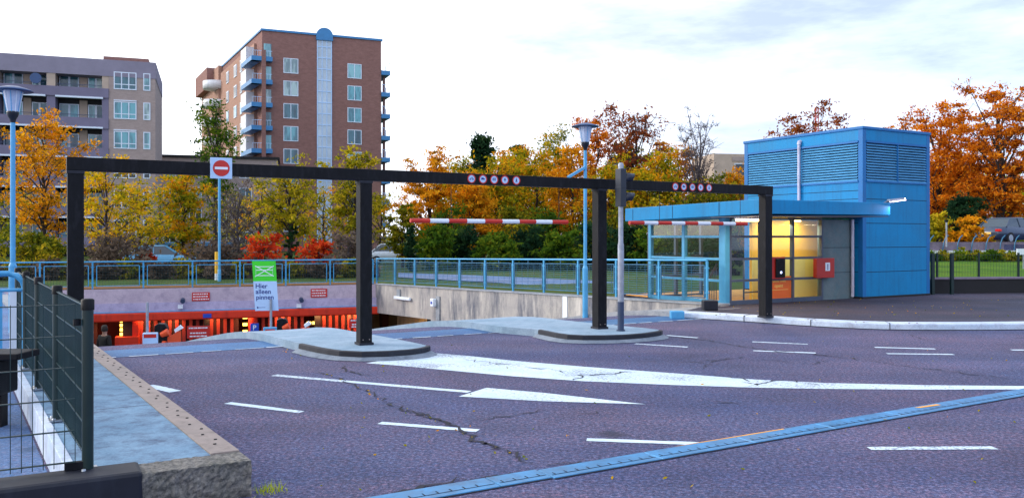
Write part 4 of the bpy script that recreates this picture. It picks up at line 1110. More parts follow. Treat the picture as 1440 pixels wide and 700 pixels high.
m = MB(); m.tube([(0, 0, 0), (0, 0, Z(236, Y) + .22)], .055, 12); obj('shaft', m, M['pole_blue'], r)
m = MB(); m.lathe([(.07, 0), (.07, .5), (.056, .52)], 12); obj('sleeve', m, M['pole_blue'], r)

# ------------------------------------------------------------------ pavilion
PG = (5.0, 19.67)                         # glass corner
BX = (9.07, 21.7)                         # tower corner
pav = thing('pavilion', 'blue clad garage pavilion with louvred tower, flat canopy and glazed stair hall', 'pavilion', (*PG, 0), R(30))
def lc(p): d = (p[0] - PG[0], p[1] - PG[1]); return (d[0]*U[0] + d[1]*U[1], d[0]*V[0] + d[1]*V[1])
bx, by = lc(BX)
fz = .10
zt_ = 4.55; W = 2.80; D = 4.13
lv0, lv1 = 3.12, 4.2
m = MB()
m.box(bx, bx + W, by, by + D, fz, lv0); m.box(bx + .04, bx + W - .04, by + .04, by + D - .04, lv0, lv1); m.box(bx, bx + W, by, by + D, lv1, zt_ - .02)
tower = obj('tower_wall', m, M['pav'], pav, .01)
for (x0, x1, y0, y1) in ((bx, bx + .13, by, by + .13), (bx + W - .13, bx + W, by, by + .13), (bx, bx + .13, by + D - .13, by + D)):
    m = MB(); m.box(x0 - .006, x1 + .006, y0 - .006, y1 + .006, fz, zt_); obj('corner_trim', m, M['pav_trim'], pav, .006)
m = MB(); m.box(bx - .03, bx + W + .03, by - .03, by + D + .03, zt_ - .06, zt_ + .015); obj('roof_edge', m, M['pav_trim'], pav, .01)
# louvres
for nm, a_, b_, horiz in (('f', bx + .16, bx + W - .16, True), ('l1', by + .16, by + 1.98, False), ('l2', by + 2.06, by + D - .16, False)):
    m = MB()
    if horiz: m.box(a_, b_, by + .03, by + .045, lv0 + .03, lv1 - .03)
    else: m.box(bx + .03, bx + .045, a_, b_, lv0 + .03, lv1 - .03)
    lo = obj('louvre', m, M['dark_gap'], pav)
    m = MB(); n = 14
    for i in range(n):
        z0 = lv0 + .05 + (lv1 - lv0 - .1) * i / n
        if horiz: m.hexa([(a_, by - .02, z0), (b_, by - .02, z0), (b_, by - .012, z0 - .0), (a_, by - .012, z0)], [(a_, by + .03, z0 + .049), (b_, by + .03, z0 + .049), (b_, by + .038, z0 + .049), (a_, by + .038, z0 + .049)])
        else: m.hexa([(bx - .02, a_, z0), (bx - .012, a_, z0), (bx - .012, b_, z0), (bx - .02, b_, z0)], [(bx + .03, a_, z0 + .049), (bx + .038, a_, z0 + .049), (bx + .038, b_, z0 + .049), (bx + .03, b_, z0 + .049)])
    obj('slats', m, M['louvre'], lo)
    for z0 in (lv0, lv1 - .05):
        m = MB()
        if horiz: m.box(a_ - .03, b_ + .03, by - .03, by + .03, z0, z0 + .05)
        else: m.box(bx - .03, bx + .03, a_ - .03, b_ + .03, z0, z0 + .05)
        obj('louvre_frame', m, M['pav_trim'], lo)
    m = MB()
    if horiz: m.box((a_+b_)/2 - .012, (a_+b_)/2 + .012, by - .03, by + .02, lv0 + .05, lv1 - .05)
    if horiz: obj('centre_bar', m, M['pav_trim'], lo)
# panel joints (sunk dark reveal lines)
m = MB()
for z0 in (.78, 1.42, 2.05, 2.68):
    m.box(bx + .13, bx + W - .13, by - .0025, by + .003, z0, z0 + .014); m.box(bx - .0025, bx + .003, by + .13, by + D - .13, z0, z0 + .014)
m.box(bx - .0025, bx + .003, by + .13, by + D - .13, 2.9, 2.914)
obj('panel_joint', m, M['dark_gap'], pav)
m = MB(); m.box(bx - .02, bx + W + .02, by - .02, by + D, fz - .02, fz + .05); obj('plinth', m, M['low_wall'], pav)
# grey wall between glazing and tower
g_end = 3.3
m = MB(); m.box(g_end, bx + .01, 0, .12, fz, 2.14); obj('grey_wall', m, M['pav_grey'], pav)
m = MB()
for z0 in (.78, 1.42): m.box(g_end, bx, -.003, .002, z0, z0 + .012)
obj('panel_joint', m, M['dark_gap'], pav)
# pipes
def pipe(x_, y_, z0, z1, top=False):
    m = MB(); m.tube([(x_, y_, z0), (x_, y_, z1)], .042, 12)
    for z in np.arange(z0 + .25, z1, .75): m.tube([(x_, y_, z), (x_, y_, z + .03)], .05, 12)
    if top: m.tube([(x_, y_, z1 - .02), (x_ + .02, y_, z1 + .06), (x_ + .12, y_, z1 + .09)], .06, 10)
    obj('downpipe', m, M['pipe'], pav)
pipe(bx - .12, -.06, fz + .05, 2.15)
pipe(bx - .06, by + 2.02, 2.4, 4.28, True)
# canopy, falling slightly to both ends
cc = lc((5.22, 17.7)); ce = lc(G(0, 0, 0)[:2]) if False else None
def pt(px, p0, d): t = hit(px, p0, d); return (p0[0] + d[0]*t, p0[1] + d[1]*t)
C0 = (5.22, 17.7); C1 = pt(1252, C0, U); C2 = pt(879, C0, V)
c0, c1, c2 = lc(C0), lc(C1), lc(C2)
bot = [(c0[0], c0[1], 2.16), (c1[0], c1[1], 2.20), (bx + .5, by - .01, 2.20), (bx - .01, by + .3, 2.19), (c1[0] - .6, c2[1], 2.14), (c2[0], c2[1], 2.10)]
top = [(c0[0], c0[1], 2.55), (c1[0], c1[1], 2.48), (bx + .5, by - .01, 2.48), (bx - .01, by + .3, 2.5), (c1[0] - .6, c2[1], 2.42), (c2[0], c2[1], 2.43)]
# keep the canopy clear of the tower: right strip in front of it, main roof beside it
bot = [(c0[0], c0[1], 2.19), (c1[0], c1[1], 2.215), (c1[0], by - .012, 2.215), (bx - .012, by - .012, 2.20), (bx - .012, c2[1], 2.12), (c2[0], c2[1], 2.10)]
top = [(c0[0], c0[1], 2.50), (c1[0], c1[1], 2.505), (c1[0], by - .012, 2.50), (bx - .012, by - .012, 2.49), (bx - .012, c2[1], 2.42), (c2[0], c2[1], 2.43)]
m = MB(); n = 6; m.add(bot + top, [tuple(range(n))[::-1], tuple(range(n, 2*n))] + [(i, (i+1) % n, n + (i+1) % n, n + i) for i in range(n)])
can = obj('canopy', m, M['pav'], pav, .012)
m = MB()
L = c2[1] - c0[1]
for f in (.26, .60, .93):
    y_ = c0[1] + L * f; m.box(c0[0] - .003, c0[0] + .002, y_ - .008, y_ + .008, 2.20 - .08*f, 2.49 - .075*f)
obj('fascia_joint', m, M['dark_gap'], can)
m = MB(); m.hexa([(c0[0] + .03, c0[1] + .03, 2.135), (c1[0] - .03, c1[1] + .03, 2.175), (c1[0] - .03, by - .04, 2.175), (c0[0] + .03, by - .04, 2.135)], [(c0[0] + .03, c0[1] + .03, 2.155), (c1[0] - .03, c1[1] + .03, 2.195), (c1[0] - .03, by - .04, 2.195), (c0[0] + .03, by - .04, 2.155)]); obj('soffit', m, M['frame_grey'], can)
# canopy lamp near the corner
lx, ly = lc(XY(1052, 18.6)); lp = thing('canopy_lamp', 'bright lit lamp under the pavilion canopy beside the fourth post', 'lamp', (*[XY(1052, 18.6)[i] for i in (0, 1)], 2.1), R(30))
m = MB(); m.box(-.32, .32, -.11, .11, 0, .045); obj('housing', m, M['white'], lp, .01)
m = MB(); m.box(-.29, .29, -.09, .09, -.05, -.002); m2 = obj('lit_diffuser', m, M['tube'], lp)
area('canopy_light', (0, 0, -.08), .4, 24, (1, .72, .42), 0, lp)
# interior
m = MB(); m.box(.1, bx, .1, 3.9, fz, fz + .02); obj('hall_floor', m, M['orange_wear'], pav)
m = MB(); m.box(1.5, bx - .02, .62, .70, fz + .02, 2.12); obj('yellow_wall', m, M['yellow'], pav)
m = MB(); m.box(1.5, bx - .02, .60, .617, fz + .02, 1.15); obj('cream_wall', m, M['cream'], pav)
m = MB()
for z_ in (fz + .02, .92):
    m.tube([(.35, .5, z_ + .05), (.35, .5, fz + .95)], .02, 8)
m.tube([(.3, .6, 1.05), (.9, 1.6, .5)], .022, 8); m.tube([(.95, .35, fz), (.95, .35, 1.15), (1.5, .35, 1.15), (1.5, .35, fz)], .022, 8); m.tube([(.95, .35, .35), (1.5, .35, .35)], .018, 8)
for k in range(5): m.tube([(.4 + k*.1, .72 + k*.18, fz), (.4 + k*.1, .72 + k*.18, .98 - k*.1)], .012, 6)
obj('stair_handrail', m, M['frame_grey'], pav)
m = MB(); m.box(2.6, 2.9, .3, .36, 2.09, 2.12); obj('ceiling_light', m, M['tube'], pav)
area('hall_light', (2.0, .2, 2.05), .4, 13, (1, .84, .5), R(14), pav); area('hall_light', (2.9, .2, 2.05), .4, 13, (1, .84, .5), R(14), pav)
area('hall_light', (.9, 1.0, 2.05), .5, 14, (1, .75, .38), 0, pav)
# glazing: front (along x) and left (along y)
zs = [fz, .64, 1.15, 1.68, 2.13]
D2 = 2.72
def glazing(fixed, marks, side, mat, mw):
    for i, a_ in enumerate(marks):
        m = MB(); w = mw if i not in (0,) else .075
        if side == 'f': m.box(a_ - w/2, a_ + w/2, -.04, .06, fz, 2.15)
        else: m.box(-.04, .06, a_ - w/2, a_ + w/2, fz, 2.14)
        obj('mullion', m, M[mat], pav, .004)
    for z_ in zs:
        for a_, b_ in zip(marks, marks[1:]):
            m = MB(); h = .10 if z_ == fz else .055
            if side == 'f': m.box(a_ + mw/2 + .001, b_ - mw/2 - .001, -.03, .05, z_, z_ + h)
            else: m.box(-.03, .05, a_ + mw/2 + .001, b_ - mw/2 - .001, z_, z_ + h)
            obj('transom', m, M[mat], pav)
    for a_, b_ in zip(marks, marks[1:]):
        for z_, z2 in zip(zs, zs[1:]):
            m = MB()
            if side == 'f': m.quad((a_, .012, z_ + .03), (b_, .012, z_ + .03), (b_, .012, z2 + .02), (a_, .012, z2 + .02))
            elif side == 'l': m.quad((.012, b_, z_ + .03), (.012, a_, z_ + .03), (.012, a_, z2 + .02), (.012, b_, z2 + .02))
            obj('pane', m, M['glass'], pav)
glazing(0, [.13, 1.15, 2.25, g_end], 'f', 'frame_grey', .06)
glazing(0, [.13, 1.42, D2], 'l', 'frame_blue', .10)
m = MB(); m.box(-.055, .09, -.055, .09, fz, 2.15); obj('corner_post', m, M['frame_blue'], pav, .01)
# glazed back of the hall
m = MB()
for x_ in (.05, .95, 1.85): m.box(x_ - .04, x_ + .04, D2 + .06, D2 + .14, fz, 2.1)
for z_ in zs: m.box(.09, 1.81, D2 + .07, D2 + .13, z_, z_ + .06)
obj('back_glazing', m, M['frame_grey'], pav)
# flood lamp on the canopy end
Yl = 19.9; p = XY(1240, Yl)
fl = thing('arm_lamp', 'lit lamp on a short arm above the right end of the canopy', 'lamp', (p[0], p[1], Z(290, Yl)), R(12))
m = MB(); m.tube([(0, 0, -.05), (.0, -.02, .04), (.18, -.06, .14)], .03, 8); m.box(-.06, .06, -.05, .05, -.09, .0); obj('arm', m, M['frame_grey'], fl)
m = MB(); m.hexa([(.13, -.13, .10), (.52, -.14, .15), (.52, 0, .15), (.13, 0, .10)], [(.13, -.12, .16), (.52, -.12, .20), (.52, -.02, .20), (.13, -.02, .16)]); hd = obj('lamp_head', m, M['pole_grey'], fl)
m = MB(); m.hexa([(.2, -.145, .096), (.54, -.15, .14), (.54, -.02, .14), (.2, -.02, .096)], [(.2, -.146, .108), (.54, -.15, .152), (.54, -.02, .149), (.2, -.02, .105)]); m.box(.522, .54, -.13, -.01, .152, .195); obj('lit_lens', m, M['cold_tube'], hd)
area('flood_light', (.3, -.2, .05), .25, 8, (1, .8, .9), R(-25), fl)
# letterbox, pay device, poster on the glazing
def on_front(px): return lc(pt(px, PG, U))[0]
Yb = 21.0
x0, x1 = on_front(1140), on_front(1166); z0, z1 = .90 - .08, 1.30
lb_ = thing('red_wall_box', 'red wall box with a white label on the pavilion glazing', 'wall box', (PG[0] + U[0]*(x0+x1)/2, PG[1] + U[1]*(x0+x1)/2, z0), R(30))
w = (x1 - x0) * .92; z0p = Z(390.5, Yb); z1p = Z(363.5, Yb); h = z1p - z0p; lb_.location.z = z0p
m = MB(); m.box(-w/2 , w/2, -.16, -.045, 0, h); b = obj('box_body', m, M['mail_red'], lb_, .02)
m = MB(); m.box(-w/2 - .008, w/2 + .008, -.18, -.16, -.008, h + .008); obj('box_door', m, M['mail_red'], lb_, .008)
m = MB(); m.box(-.02, .15, -.186, -.1815, h*.35, h*.78); lbl = obj('white_label', m, M['white'], lb_)
m = MB()
for q in (.45, .56, .66): m.disc((.065, h*q), .022, -.189, -.1865, 10)
obj('symbol', m, M['navy'], lbl)
x0, x1 = on_front(1086), on_front(1099)
pd = thing('pay_device', 'red and black intercom device on the glazing behind the fourth post', 'intercom', (PG[0] + U[0]*(x0+x1)/2, PG[1] + U[1]*(x0+x1)/2, Z(392, 20.5)), R(30))
w = x1 - x0; h = Z(361, 20.5) - Z(392, 20.5)
m = MB(); m.box(-w/2 - .12, w/2, -.11, -.045, 0, h); obj('back_plate', m, M['mail_red'], pd, .01)
m = MB(); m.box(-w/2 - .02, w/2 - .03, -.15, -.111, .04, h - .04); b = obj('black_face', m, M['black'], pd, .01)
m = MB(); m.disc((-.02, h*.3), .03, -.156, -.151, 12); obj('lit_button', m, emit('blue_button', (.5, .6, 1), 3), b)
x0, x1 = on_front(1068), on_front(1112.5); h0, h1 = Z(419.5, 20.5), Z(388.5, 20.5)
m = MB(); m.box(0, x1 - x0, -.006, -.001, 0, h1 - h0); po = obj('poster', m, M['orange'], None, 0, (PG[0] + U[0]*x0 + V[0]*.005, PG[1] + U[1]*x0 + V[1]*.005, h0)); po.rotation_euler = (0, 0, R(30))
tag(po, 'orange poster with pale lettering on the pavilion glazing by the fourth post', 'poster')
m = MB(); w = x1 - x0; text_mesh(m, 'ome met', .125, w*.94 - .13, -.0085, (h1-h0)*.74, 'RIGHT', 1); text_mesh(m, 'opent', .125, w*.9 - .18, -.0085, (h1-h0)*.5, 'RIGHT', 1)
m.box(w*.3, w*.9, -.0085, -.0065, (h1-h0)*.38, (h1-h0)*.40)
obj('lettering', m, M['yellow_ink'], po)

# ------------------------------------------------------------------ fence, low wall, parapet and verge on the right
c = XY(1300, 23.6); low = thing('low_wall', 'dark low wall along the pavement behind the blue pavilion', 'wall', (c[0], c[1], 0), R(8))
m = MB(); m.box(-.2, 22, 0, .3, 0, .50); obj('wall_body', m, M['low_wall'], low)
m = MB(); m.box(-.2, 22, -.03, .33, .50, .545); obj('coping', m, M['parapet'], low)
fz2 = thing('mesh_fence', 'thin dark mesh fence in front of the low dark wall at the right edge', 'fence', (XY(1311, 23.3)[0], 23.3, .1), R(8))
def fx(px): return hit(px, (fz2.location.x, fz2.location.y), (math.cos(R(8)), math.sin(R(8))))
for px in (1311.5, 1338.5, 1470):
    m = MB(); m.box(fx(px) - .04, fx(px) + .04, -.04, .04, 0, 1.14); obj('post', m, M['green_steel'], fz2)
for px in (1338, 1398, 1455):
    m = MB(); m.box(fx(px) - .022, fx(px) + .022, .6, .65, .3, 1.14); obj('post', m, M['green_steel'], fz2)
m = MB(); x_ = fx(1311.5)
while x_ < fx(1470): m.bar((x_, .62, .4), (x_, .62, 1.1), .004, .004); x_ += .09
for z_ in (.45, .6, .75, .9, 1.08): m.bar((fx(1311.5), .62, z_), (fx(1470), .62, z_), .006, .006)
obj('mesh_panel', m, M['wire_green'], fz2)
m = MB(); Yg = 24.2
m.add([(XY(1290, 24)[0] - 1, 24.1, .42), (60, 30.5, .42), (70, 36, .52), (XY(1250, 34)[0], 33, .52), (XY(1210, 44)[0], 44, .7), (110, 48, .7), (240, 110, .7), (70, 110, .7)], [(0, 1, 2, 3), (3, 2, 5, 4), (4, 5, 6, 7)])
kind(obj('verge_ground', m, M['bright_grass']))
# plain sign plate at right edge
Yp = 30; c = XY(1437, Yp); m = MB(); m.box(-.18, .35, -.02, .02, 1.1, 1.32); sp = obj('verge_plate', m, M['white'], None, 0, (c[0], c[1], .5 - .55)); tag(sp, 'small white plate among the hedge at the right edge', 'plate')
m = MB(); m.box(.06, .10, .021, .05, .6, 1.1); obj('stake', m, M['pole_grey'], sp)
c = XY(1290, 42); pr = thing('road_parapet', 'violet grey road parapet with slanted posts above the hedge', 'parapet', (c[0], c[1], 0), R(5))
m = MB(); m.box(-3, 30, 0, .35, 1.0, 1.42); obj('parapet_wall', m, M['parapet'], pr)
m = MB()
for k in range(22): m.box(-2.5 + k * 1.35, -1.5 + k * 1.35, -.2, -.003, .82, 1.0)
obj('pale_band', m, M['balc_white'], pr)
for k in range(16):
    x_ = .6 + k * .72 * 1.05; m = MB(); m.tube([(x_ - .12, -.12, .85), (x_ - .05, -.12, 1.35), (x_ + .06, -.1, 1.62), (x_ + .22, -.08, 1.76)], .03, 6); obj('slanted_post', m, M['rail_dark'], pr)
m = MB(); m.box(-3, 60, .4, 9, 1.0, 1.3); rd_ = obj('upper_road', m, M['asphalt'], None, 0, (c[0], c[1], 0)); kind(rd_)
c = XY(1331, 41); lpst = thing('thin_lamp_post', 'thin pale post standing in front of the yellow shrubs at right', 'post', (c[0], c[1], 1.2), 0)
m = MB(); m.tube([(0, 0, 0), (0, 0, Z(312, 41) - 1.2)], .04, 8); obj('pole', m, M['pole_grey'], lpst)
m = MB(); m.tube([(0, 0, Z(312, 41) - 1.22), (0, 0, Z(309, 41) - 1.2)], [.07, .1], 10); obj('head', m, M['lamp_dark'], lpst)

# ------------------------------------------------------------------ cars
def car(label, loc, rz, body, group=None):
    r = thing('parked_car', label, 'car', loc, rz, group)
    m = MB()
    secs = [(-2.1, .42, .62, .60), (-2.0, .28, .86, .78), (-1.5, .22, .93, .84), (-.6, .2, .93, .86), (.7, .2, .91, .86), (1.4, .22, .82, .83), (1.95, .28, .70, .74), (2.1, .38, .56, .60)]
    vs = []
    for x_, a_, b_, w in secs: vs += [(x_, -w*.92, a_), (x_, -w, (a_+b_)/2), (x_, -w*.93, b_), (x_, w*.93, b_), (x_, w, (a_+b_)/2), (x_, w*.92, a_)]
    n = len(secs); m.add(vs, [(6*i + j, 6*i + (j+1) % 6, 6*(i+1) + (j+1) % 6, 6*(i+1) + j) for i in range(n-1) for j in range(6)], True); m.add(vs[:6], [tuple(range(6))[::-1]]); m.add(vs[-6:], [tuple(range(6))])
    obj('body', m, body, r)
    m = MB(); m.hexa([(-1.55, -.78, .92), (.95, -.78, .90), (.95, .78, .90), (-1.55, .78, .92)], [(-1.0, -.60, 1.38), (.25, -.60, 1.40), (.25, .60, 1.40), (-1.0, .60, 1.38)]); ws = obj('windows', m, M['car_glass'], r)
    m = MB(); m.hexa([(-1.02, -.62, 1.383), (.27, -.62, 1.403), (.27, .62, 1.403), (-1.02, .62, 1.383)], [(-.95, -.55, 1.435), (.18, -.55, 1.45), (.18, .55, 1.45), (-.95, .55, 1.435)])
    for s in (-1, 1):
        for (a_, b_) in (((-1.56, .93), (-1.0, 1.39)), ((-.35, .92), (-.33, 1.40)), ((.96, .91), (.26, 1.41))): m.bar((a_[0], s*.785, a_[1]), (b_[0], s*.61, b_[1]), .05, .07)
    obj('roof', m, body, r, .02)
    for x_ in (-1.3, 1.3):
        for s in (-1, 1):
            m = MB(); m.tube([(x_, s*.66, .31), (x_, s*.865, .31)], .31, 18); wh = obj('wheel', m, M['tyre'], r)
            m = MB(); m.tube([(x_, s*.86, .31), (x_, s*.875, .31)], [.2, .18], 14); obj('rim', m, M['rim'], wh)
    for s in (-1, 1):
        m = MB(); m.box(-2.09, -1.93, s*.62 - .15, s*.62 + .15, .66, .80); obj('tail_light', m, M['tail'], r, .02)
        m = MB(); m.box(1.9, 2.06, s*.55 - .14, s*.55 + .14, .52, .64); obj('headlight', m, M['white'], r, .02)
    m = MB(); m.box(-2.115, -2.09, -.26, .26, .52, .63); obj('number_plate', m, M['yellow_ink'], r)
    return r
c = XY(1420, 46.5); car('blue grey car on the upper road beyond the slanted parapet posts', (c[0], c[1], 1.305), R(28), M['car_silver'])
c = XY(556, 58); car('white car parked beyond the railing left of the wood', (c[0], c[1], -.24), R(10), M['car_white'])
c = XY(226, 48); car('light blue car parked under the orange trees behind the far railing', (c[0], c[1], -.24), R(20), M['car_cyan'])
c = XY(590, 31.4); car('black car parked in the dim garage bay', (rw(14.6)[0] + .812*4.2, rw(14.6)[1] + .583*4.2, -3.38), R(35), M['car_black'])

# ------------------------------------------------------------------ person in the garage
Y = 28.2; x_, y_ = XY(147, Y); z0 = gz(x_, y_)
pr_ = thing('person', 'person in a long dark coat standing in the garage entrance at left', 'person', (x_, y_, z0), R(160))
def skin_body(name, verts, edges, radii, mat, parent):
    me = bpy.data.meshes.new(name); me.from_pydata(verts, edges, []); me.materials.append(mat)
    ob = bpy.data.objects.new(name, me); COL.objects.link(ob); ob.parent = parent
    sm = ob.modifiers.new('skin', 'SKIN'); sm.use_smooth_shade = True
    for i, r_ in enumerate(radii): me.skin_vertices[0].data[i].radius = r_ if isinstance(r_, tuple) else (r_, r_)
    me.skin_vertices[0].data[0].use_root = True
    sb = ob.modifiers.new('sub', 'SUBSURF'); sb.levels = 1; sb.render_levels = 2
    return ob
bv = [(0,0,.95),(0,0,1.15),(0,-.01,1.38),(0,0,1.5),(0,-.02,1.62),(0,-.01,1.74), (.17,0,1.42),(.24,.03,1.15),(.22,-.08,.92),(.21,-.12,.83), (-.17,0,1.42),(-.24,.03,1.15),(-.22,-.06,.92),(-.21,-.1,.83), (.10,0,.88),(.11,-.02,.48),(.11,.02,.09),(.11,-.13,.04), (-.10,0,.88),(-.11,.02,.48),(-.11,.05,.09),(-.11,-.1,.04)]
be = [(0,1),(1,2),(2,3),(3,4),(4,5),(2,6),(6,7),(7,8),(8,9),(2,10),(10,11),(11,12),(12,13),(0,14),(14,15),(15,16),(16,17),(0,18),(18,19),(19,20),(20,21)]
br = [(.15,.11),(.14,.11),(.15,.11),.055,(.085,.10),(.07,.085),.06,.045,.035,.03,.06,.045,.035,.03,.085,.06,.045,.035,.085,.06,.045,.035]
skin_body('body', bv, be, br, M['skin'], pr_)
cv = [(0,0,.95),(0,0,1.2),(0,-.005,1.42),(0,0,.55),(.18,0,1.43),(.26,.03,1.15),(.235,-.07,.95),(-.18,0,1.43),(-.26,.03,1.15),(-.235,-.05,.95)]
skin_body('coat', cv, [(0,1),(1,2),(0,3),(2,4),(4,5),(5,6),(2,7),(7,8),(8,9)], [(.21,.16),(.19,.15),(.18,.14),(.25,.2),.085,.07,.06,.085,.07,.06], M['coat'], pr_)
tr_ = [(0,.0,.84),(.11,0,.75),(.115,-.02,.48),(.11,.02,.12),(-.11,0,.75),(-.115,.02,.48),(-.11,.05,.12)]
skin_body('trousers', tr_, [(0,1),(1,2),(2,3),(0,4),(4,5),(5,6)], [.12,.1,.075,.06,.1,.075,.06], M['pole_dark'], pr_)
m = MB(); n = 12; m.lathe([(.092, 1.62), (.108, 1.68), (.10, 1.77), (.06, 1.825), (0, 1.835)], n); h_ = obj('hair', m, M['hair'], pr_)

# ------------------------------------------------------------------ buildings
def win(m_fr, m_gl, x0, x1, z0, z1, y, parts=2, parent=None, dark=False, low=False):
    m = MB(); fr = .09
    m.box(x0, x1, y - .06, y - .003, z0, z0 + fr); m.box(x0, x1, y - .06, y - .003, z1 - fr, z1)
    for k in range(parts + 1):
        xx = x0 + (x1 - x0 - fr) * k / parts; m.box(xx, xx + fr, y - .058, y - .003, z0 + fr + .001, z1 - fr - .001)
    if low: m.box(x0, x1, y - .056, y - .003, z0 + (z1-z0)*.27, z0 + (z1-z0)*.27 + .08)
    f = obj('window', m, M['win_frame'], parent)
    m = MB(); m.box(x0 + .02, x1 - .02, y - .03, y - .002, z0 + .02, z1 - .02); obj('pane', m, M['win_dark' if dark else 'win'], f)
    return f
# apartment tower
TA = (XY(368.6, 105)); TBd = (math.cos(R(22.4)), math.sin(R(22.4)))
tw = thing('apartment_tower', 'tall brown brick apartment tower with a glazed stair strip and blue balconies', 'apartment tower', (TA[0], TA[1], -.3), R(22.4))
def tx(px): return hit(px, TA, TBd)
H = Z(43.3, 105) + .3; Wt = tx(536)
ld = (math.cos(R(119.4 - 22.4)), math.sin(R(119.4 - 22.4)))        # left side direction in local axes
Ld = 26.0
m = MB(); m.prism([(0, 0), (Wt, 0), (Wt + ld[0]*Ld, ld[1]*Ld), (.0 + ld[0]*Ld, ld[1]*Ld)], 0, H); obj('brick_wall', m, M['tower'], tw)
m = MB(); m.prism([(-.15, -.15), (Wt + .15, -.15), (Wt + .15 + ld[0]*Ld, ld[1]*Ld + .1), (-.15 + ld[0]*Ld, ld[1]*Ld + .1)], H, H + .25); obj('roof_edge', m, M['balc_blue'], tw)
zw = lambda py, Y_: Z(py, Y_) + .3
st = 2.86
for px in (409, 498.5):
    x_ = tx(px); Yx = TA[1] + TBd[1]*x_; z1 = zw(93 if px < 450 else 100.5, Yx)
    k = 0
    while z1 - k*st > 2.5:
        win(0, 0, x_ - .92, x_ + .92, z1 - k*st - .95, z1 - k*st + .95, 0, 2, tw, k > 5); k += 1
# stair strip
x0, x1 = tx(445.5), tx(466.5)
m = MB(); m.box(x0, x1, -.10, -.003, .5, H - .6); ss_ = obj('stair_glazing', m, paint('stair_glass', (.44, .52, .60), .3, .2, .35, 0, .6), tw)
m = MB()
for k in range(4): xx = x0 + (x1-x0-.1)*k/3; m.box(xx, xx + .1, -.16, -.102, .5, H - .6)
z_ = .5
while z_ < H - .6: m.box(x0, x1, -.158, -.102, z_, z_ + .1); z_ += 1.43
obj('glazing_bars', m, M['white_blue'], ss_)
n = 16; xc = (x0+x1)/2; rr = (x1-x0)/2 + .1; m = MB()
m.prof([(xc + rr, H - .6), (xc + rr, H)] + [(xc + rr*math.cos(math.pi*k/n), H + rr*.95*math.sin(math.pi*k/n)) for k in range(n+1)] + [(xc - rr, H - .6)], -.35, 1.5); obj('stair_dome', m, M['balc_blue'], tw)
# left side
sroot = math.atan2(ld[1], ld[0])
def sp(t, off=0): return (ld[0]*t - ld[1]*off*-1*-1, ld[1]*t + ld[0]*off)   # point on the left side, off>0 sticks out to the left
def side_box(m, t0, t1, o0, o1, z0, z1):
    nx, ny = -ld[1], ld[0]
    P = [(ld[0]*t + nx*o_, ld[1]*t + ny*o_) for t, o_ in ((t0, o0), (t1, o0), (t1, o1), (t0, o1))]
    m.prism(P[::-1] if False else P, z0, z1)
m = MB(); side_box(m, 3.2, Ld, .002, .3, 0, H - 1.0); obj('side_wall', m, M['tower_side'], tw)
for k in range(9):
    z_ = H - 2.6 - k*st
    for t0, t1 in ((7, 8.6), (10.2, 11.4), (13.8, 15.6), (19.5, 21)):
        m = MB(); side_box(m, t0, t1, .301, .40, z_ - .8, z_ + .85); f = obj('window', m, M['win_frame'], tw)
        m = MB(); side_box(m, t0 + .12, t1 - .12, .401, .42, z_ - .65, z_ + .7); obj('pane', m, M['win_dark' if (k + int(t0)) % 3 else 'win'], f)
    # corner balconies
    zb_ = H - 3.7 - k*st
    if zb_ > 1:
        m = MB(); side_box(m, -.9, 5.2, .31, 1.5, zb_ - .25, zb_ + .30); m.box(-1.3, 1.15, -1.0, -.003, zb_ - .25, zb_ + .30)
        b = obj('balcony', m, M['balc_blue'], tw)
        m = MB(); side_box(m, 3.2, 6.4, .305, 1.3, zb_ + .31, zb_ + 2.2); obj('white_screen', m, M['balc_white'], b)
        m = MB(); m.box(-1.25, 1.1, -.99, -.95, zb_ + .95, zb_ + 1.0)
        for xx in np.arange(-1.25, 1.1, .3): m.box(xx, xx + .03, -.985, -.955, zb_ + .3, zb_ + .95)
        obj('balustrade', m, M['white_blue'], b)
        m = MB(); m.box(.2, 1.1, -.05, -.003, zb_ + .31, zb_ + 2.1); obj('balcony_door', m, M['win'], b)
        # right-hand end balconies
        m = MB(); m.box(Wt + .003, Wt + 1.15, -.3, 4.5, zb_ - .55 - .2, zb_ - .2); b = obj('balcony', m, M['balc_blue'], tw)
        m = MB()
        for yy in (-.28, 2, 4.4): m.box(Wt + 1.07, Wt + 1.13, yy, yy + .06, zb_ - .2, zb_ + .85)
        m.box(Wt + .02, Wt + 1.13, -.28, -.24, zb_ + .8, zb_ + .85)
        for xx in np.arange(Wt + .1, Wt + 1.1, .25): m.box(xx, xx + .03, -.275, -.245, zb_ - .2, zb_ + .8)
        obj('balustrade', m, M['white_blue'], b)
m = MB(); m.box(Wt + .45, Wt + .75, .8, 1.1, 0, H - 4.2); obj('balcony_column', m, M['tower'], tw)
m = MB(); m.box(-.15, .35, -1.06, -.7, 0, H - 2.6); obj('balcony_column', m, M['tower'], tw)
# rear wing
m = MB(); side_box(m, Ld + .01, Ld + 15, -8, .6, 0, Z(97, 130) + .3); obj('rear_wing', m, M['tower_side'], tw)
m = MB(); side_box(m, Ld + 4, Ld + 15, -8, 1.6, Z(120, 130), Z(98, 132) + .3); obj('rear_tower', m, M['tower'], tw)
nx, ny = -ld[1], ld[0]
for k in range(9):
    z_ = Z(97, 130) - 3.2 - k*st
    c_ = (ld[0]*(Ld + 1.5) + nx*.6, ld[1]*(Ld + 1.5) + ny*.6)
    if z_ > 1:
        m = MB(); m.lathe([(0, z_), (2.0, z_), (2.0, z_ + 1.2), (1.9, z_ + 1.2), (1.9, z_ + .1), (0, z_ + .1)], 22, c_); obj('round_balcony', m, M['balc_white'], tw)
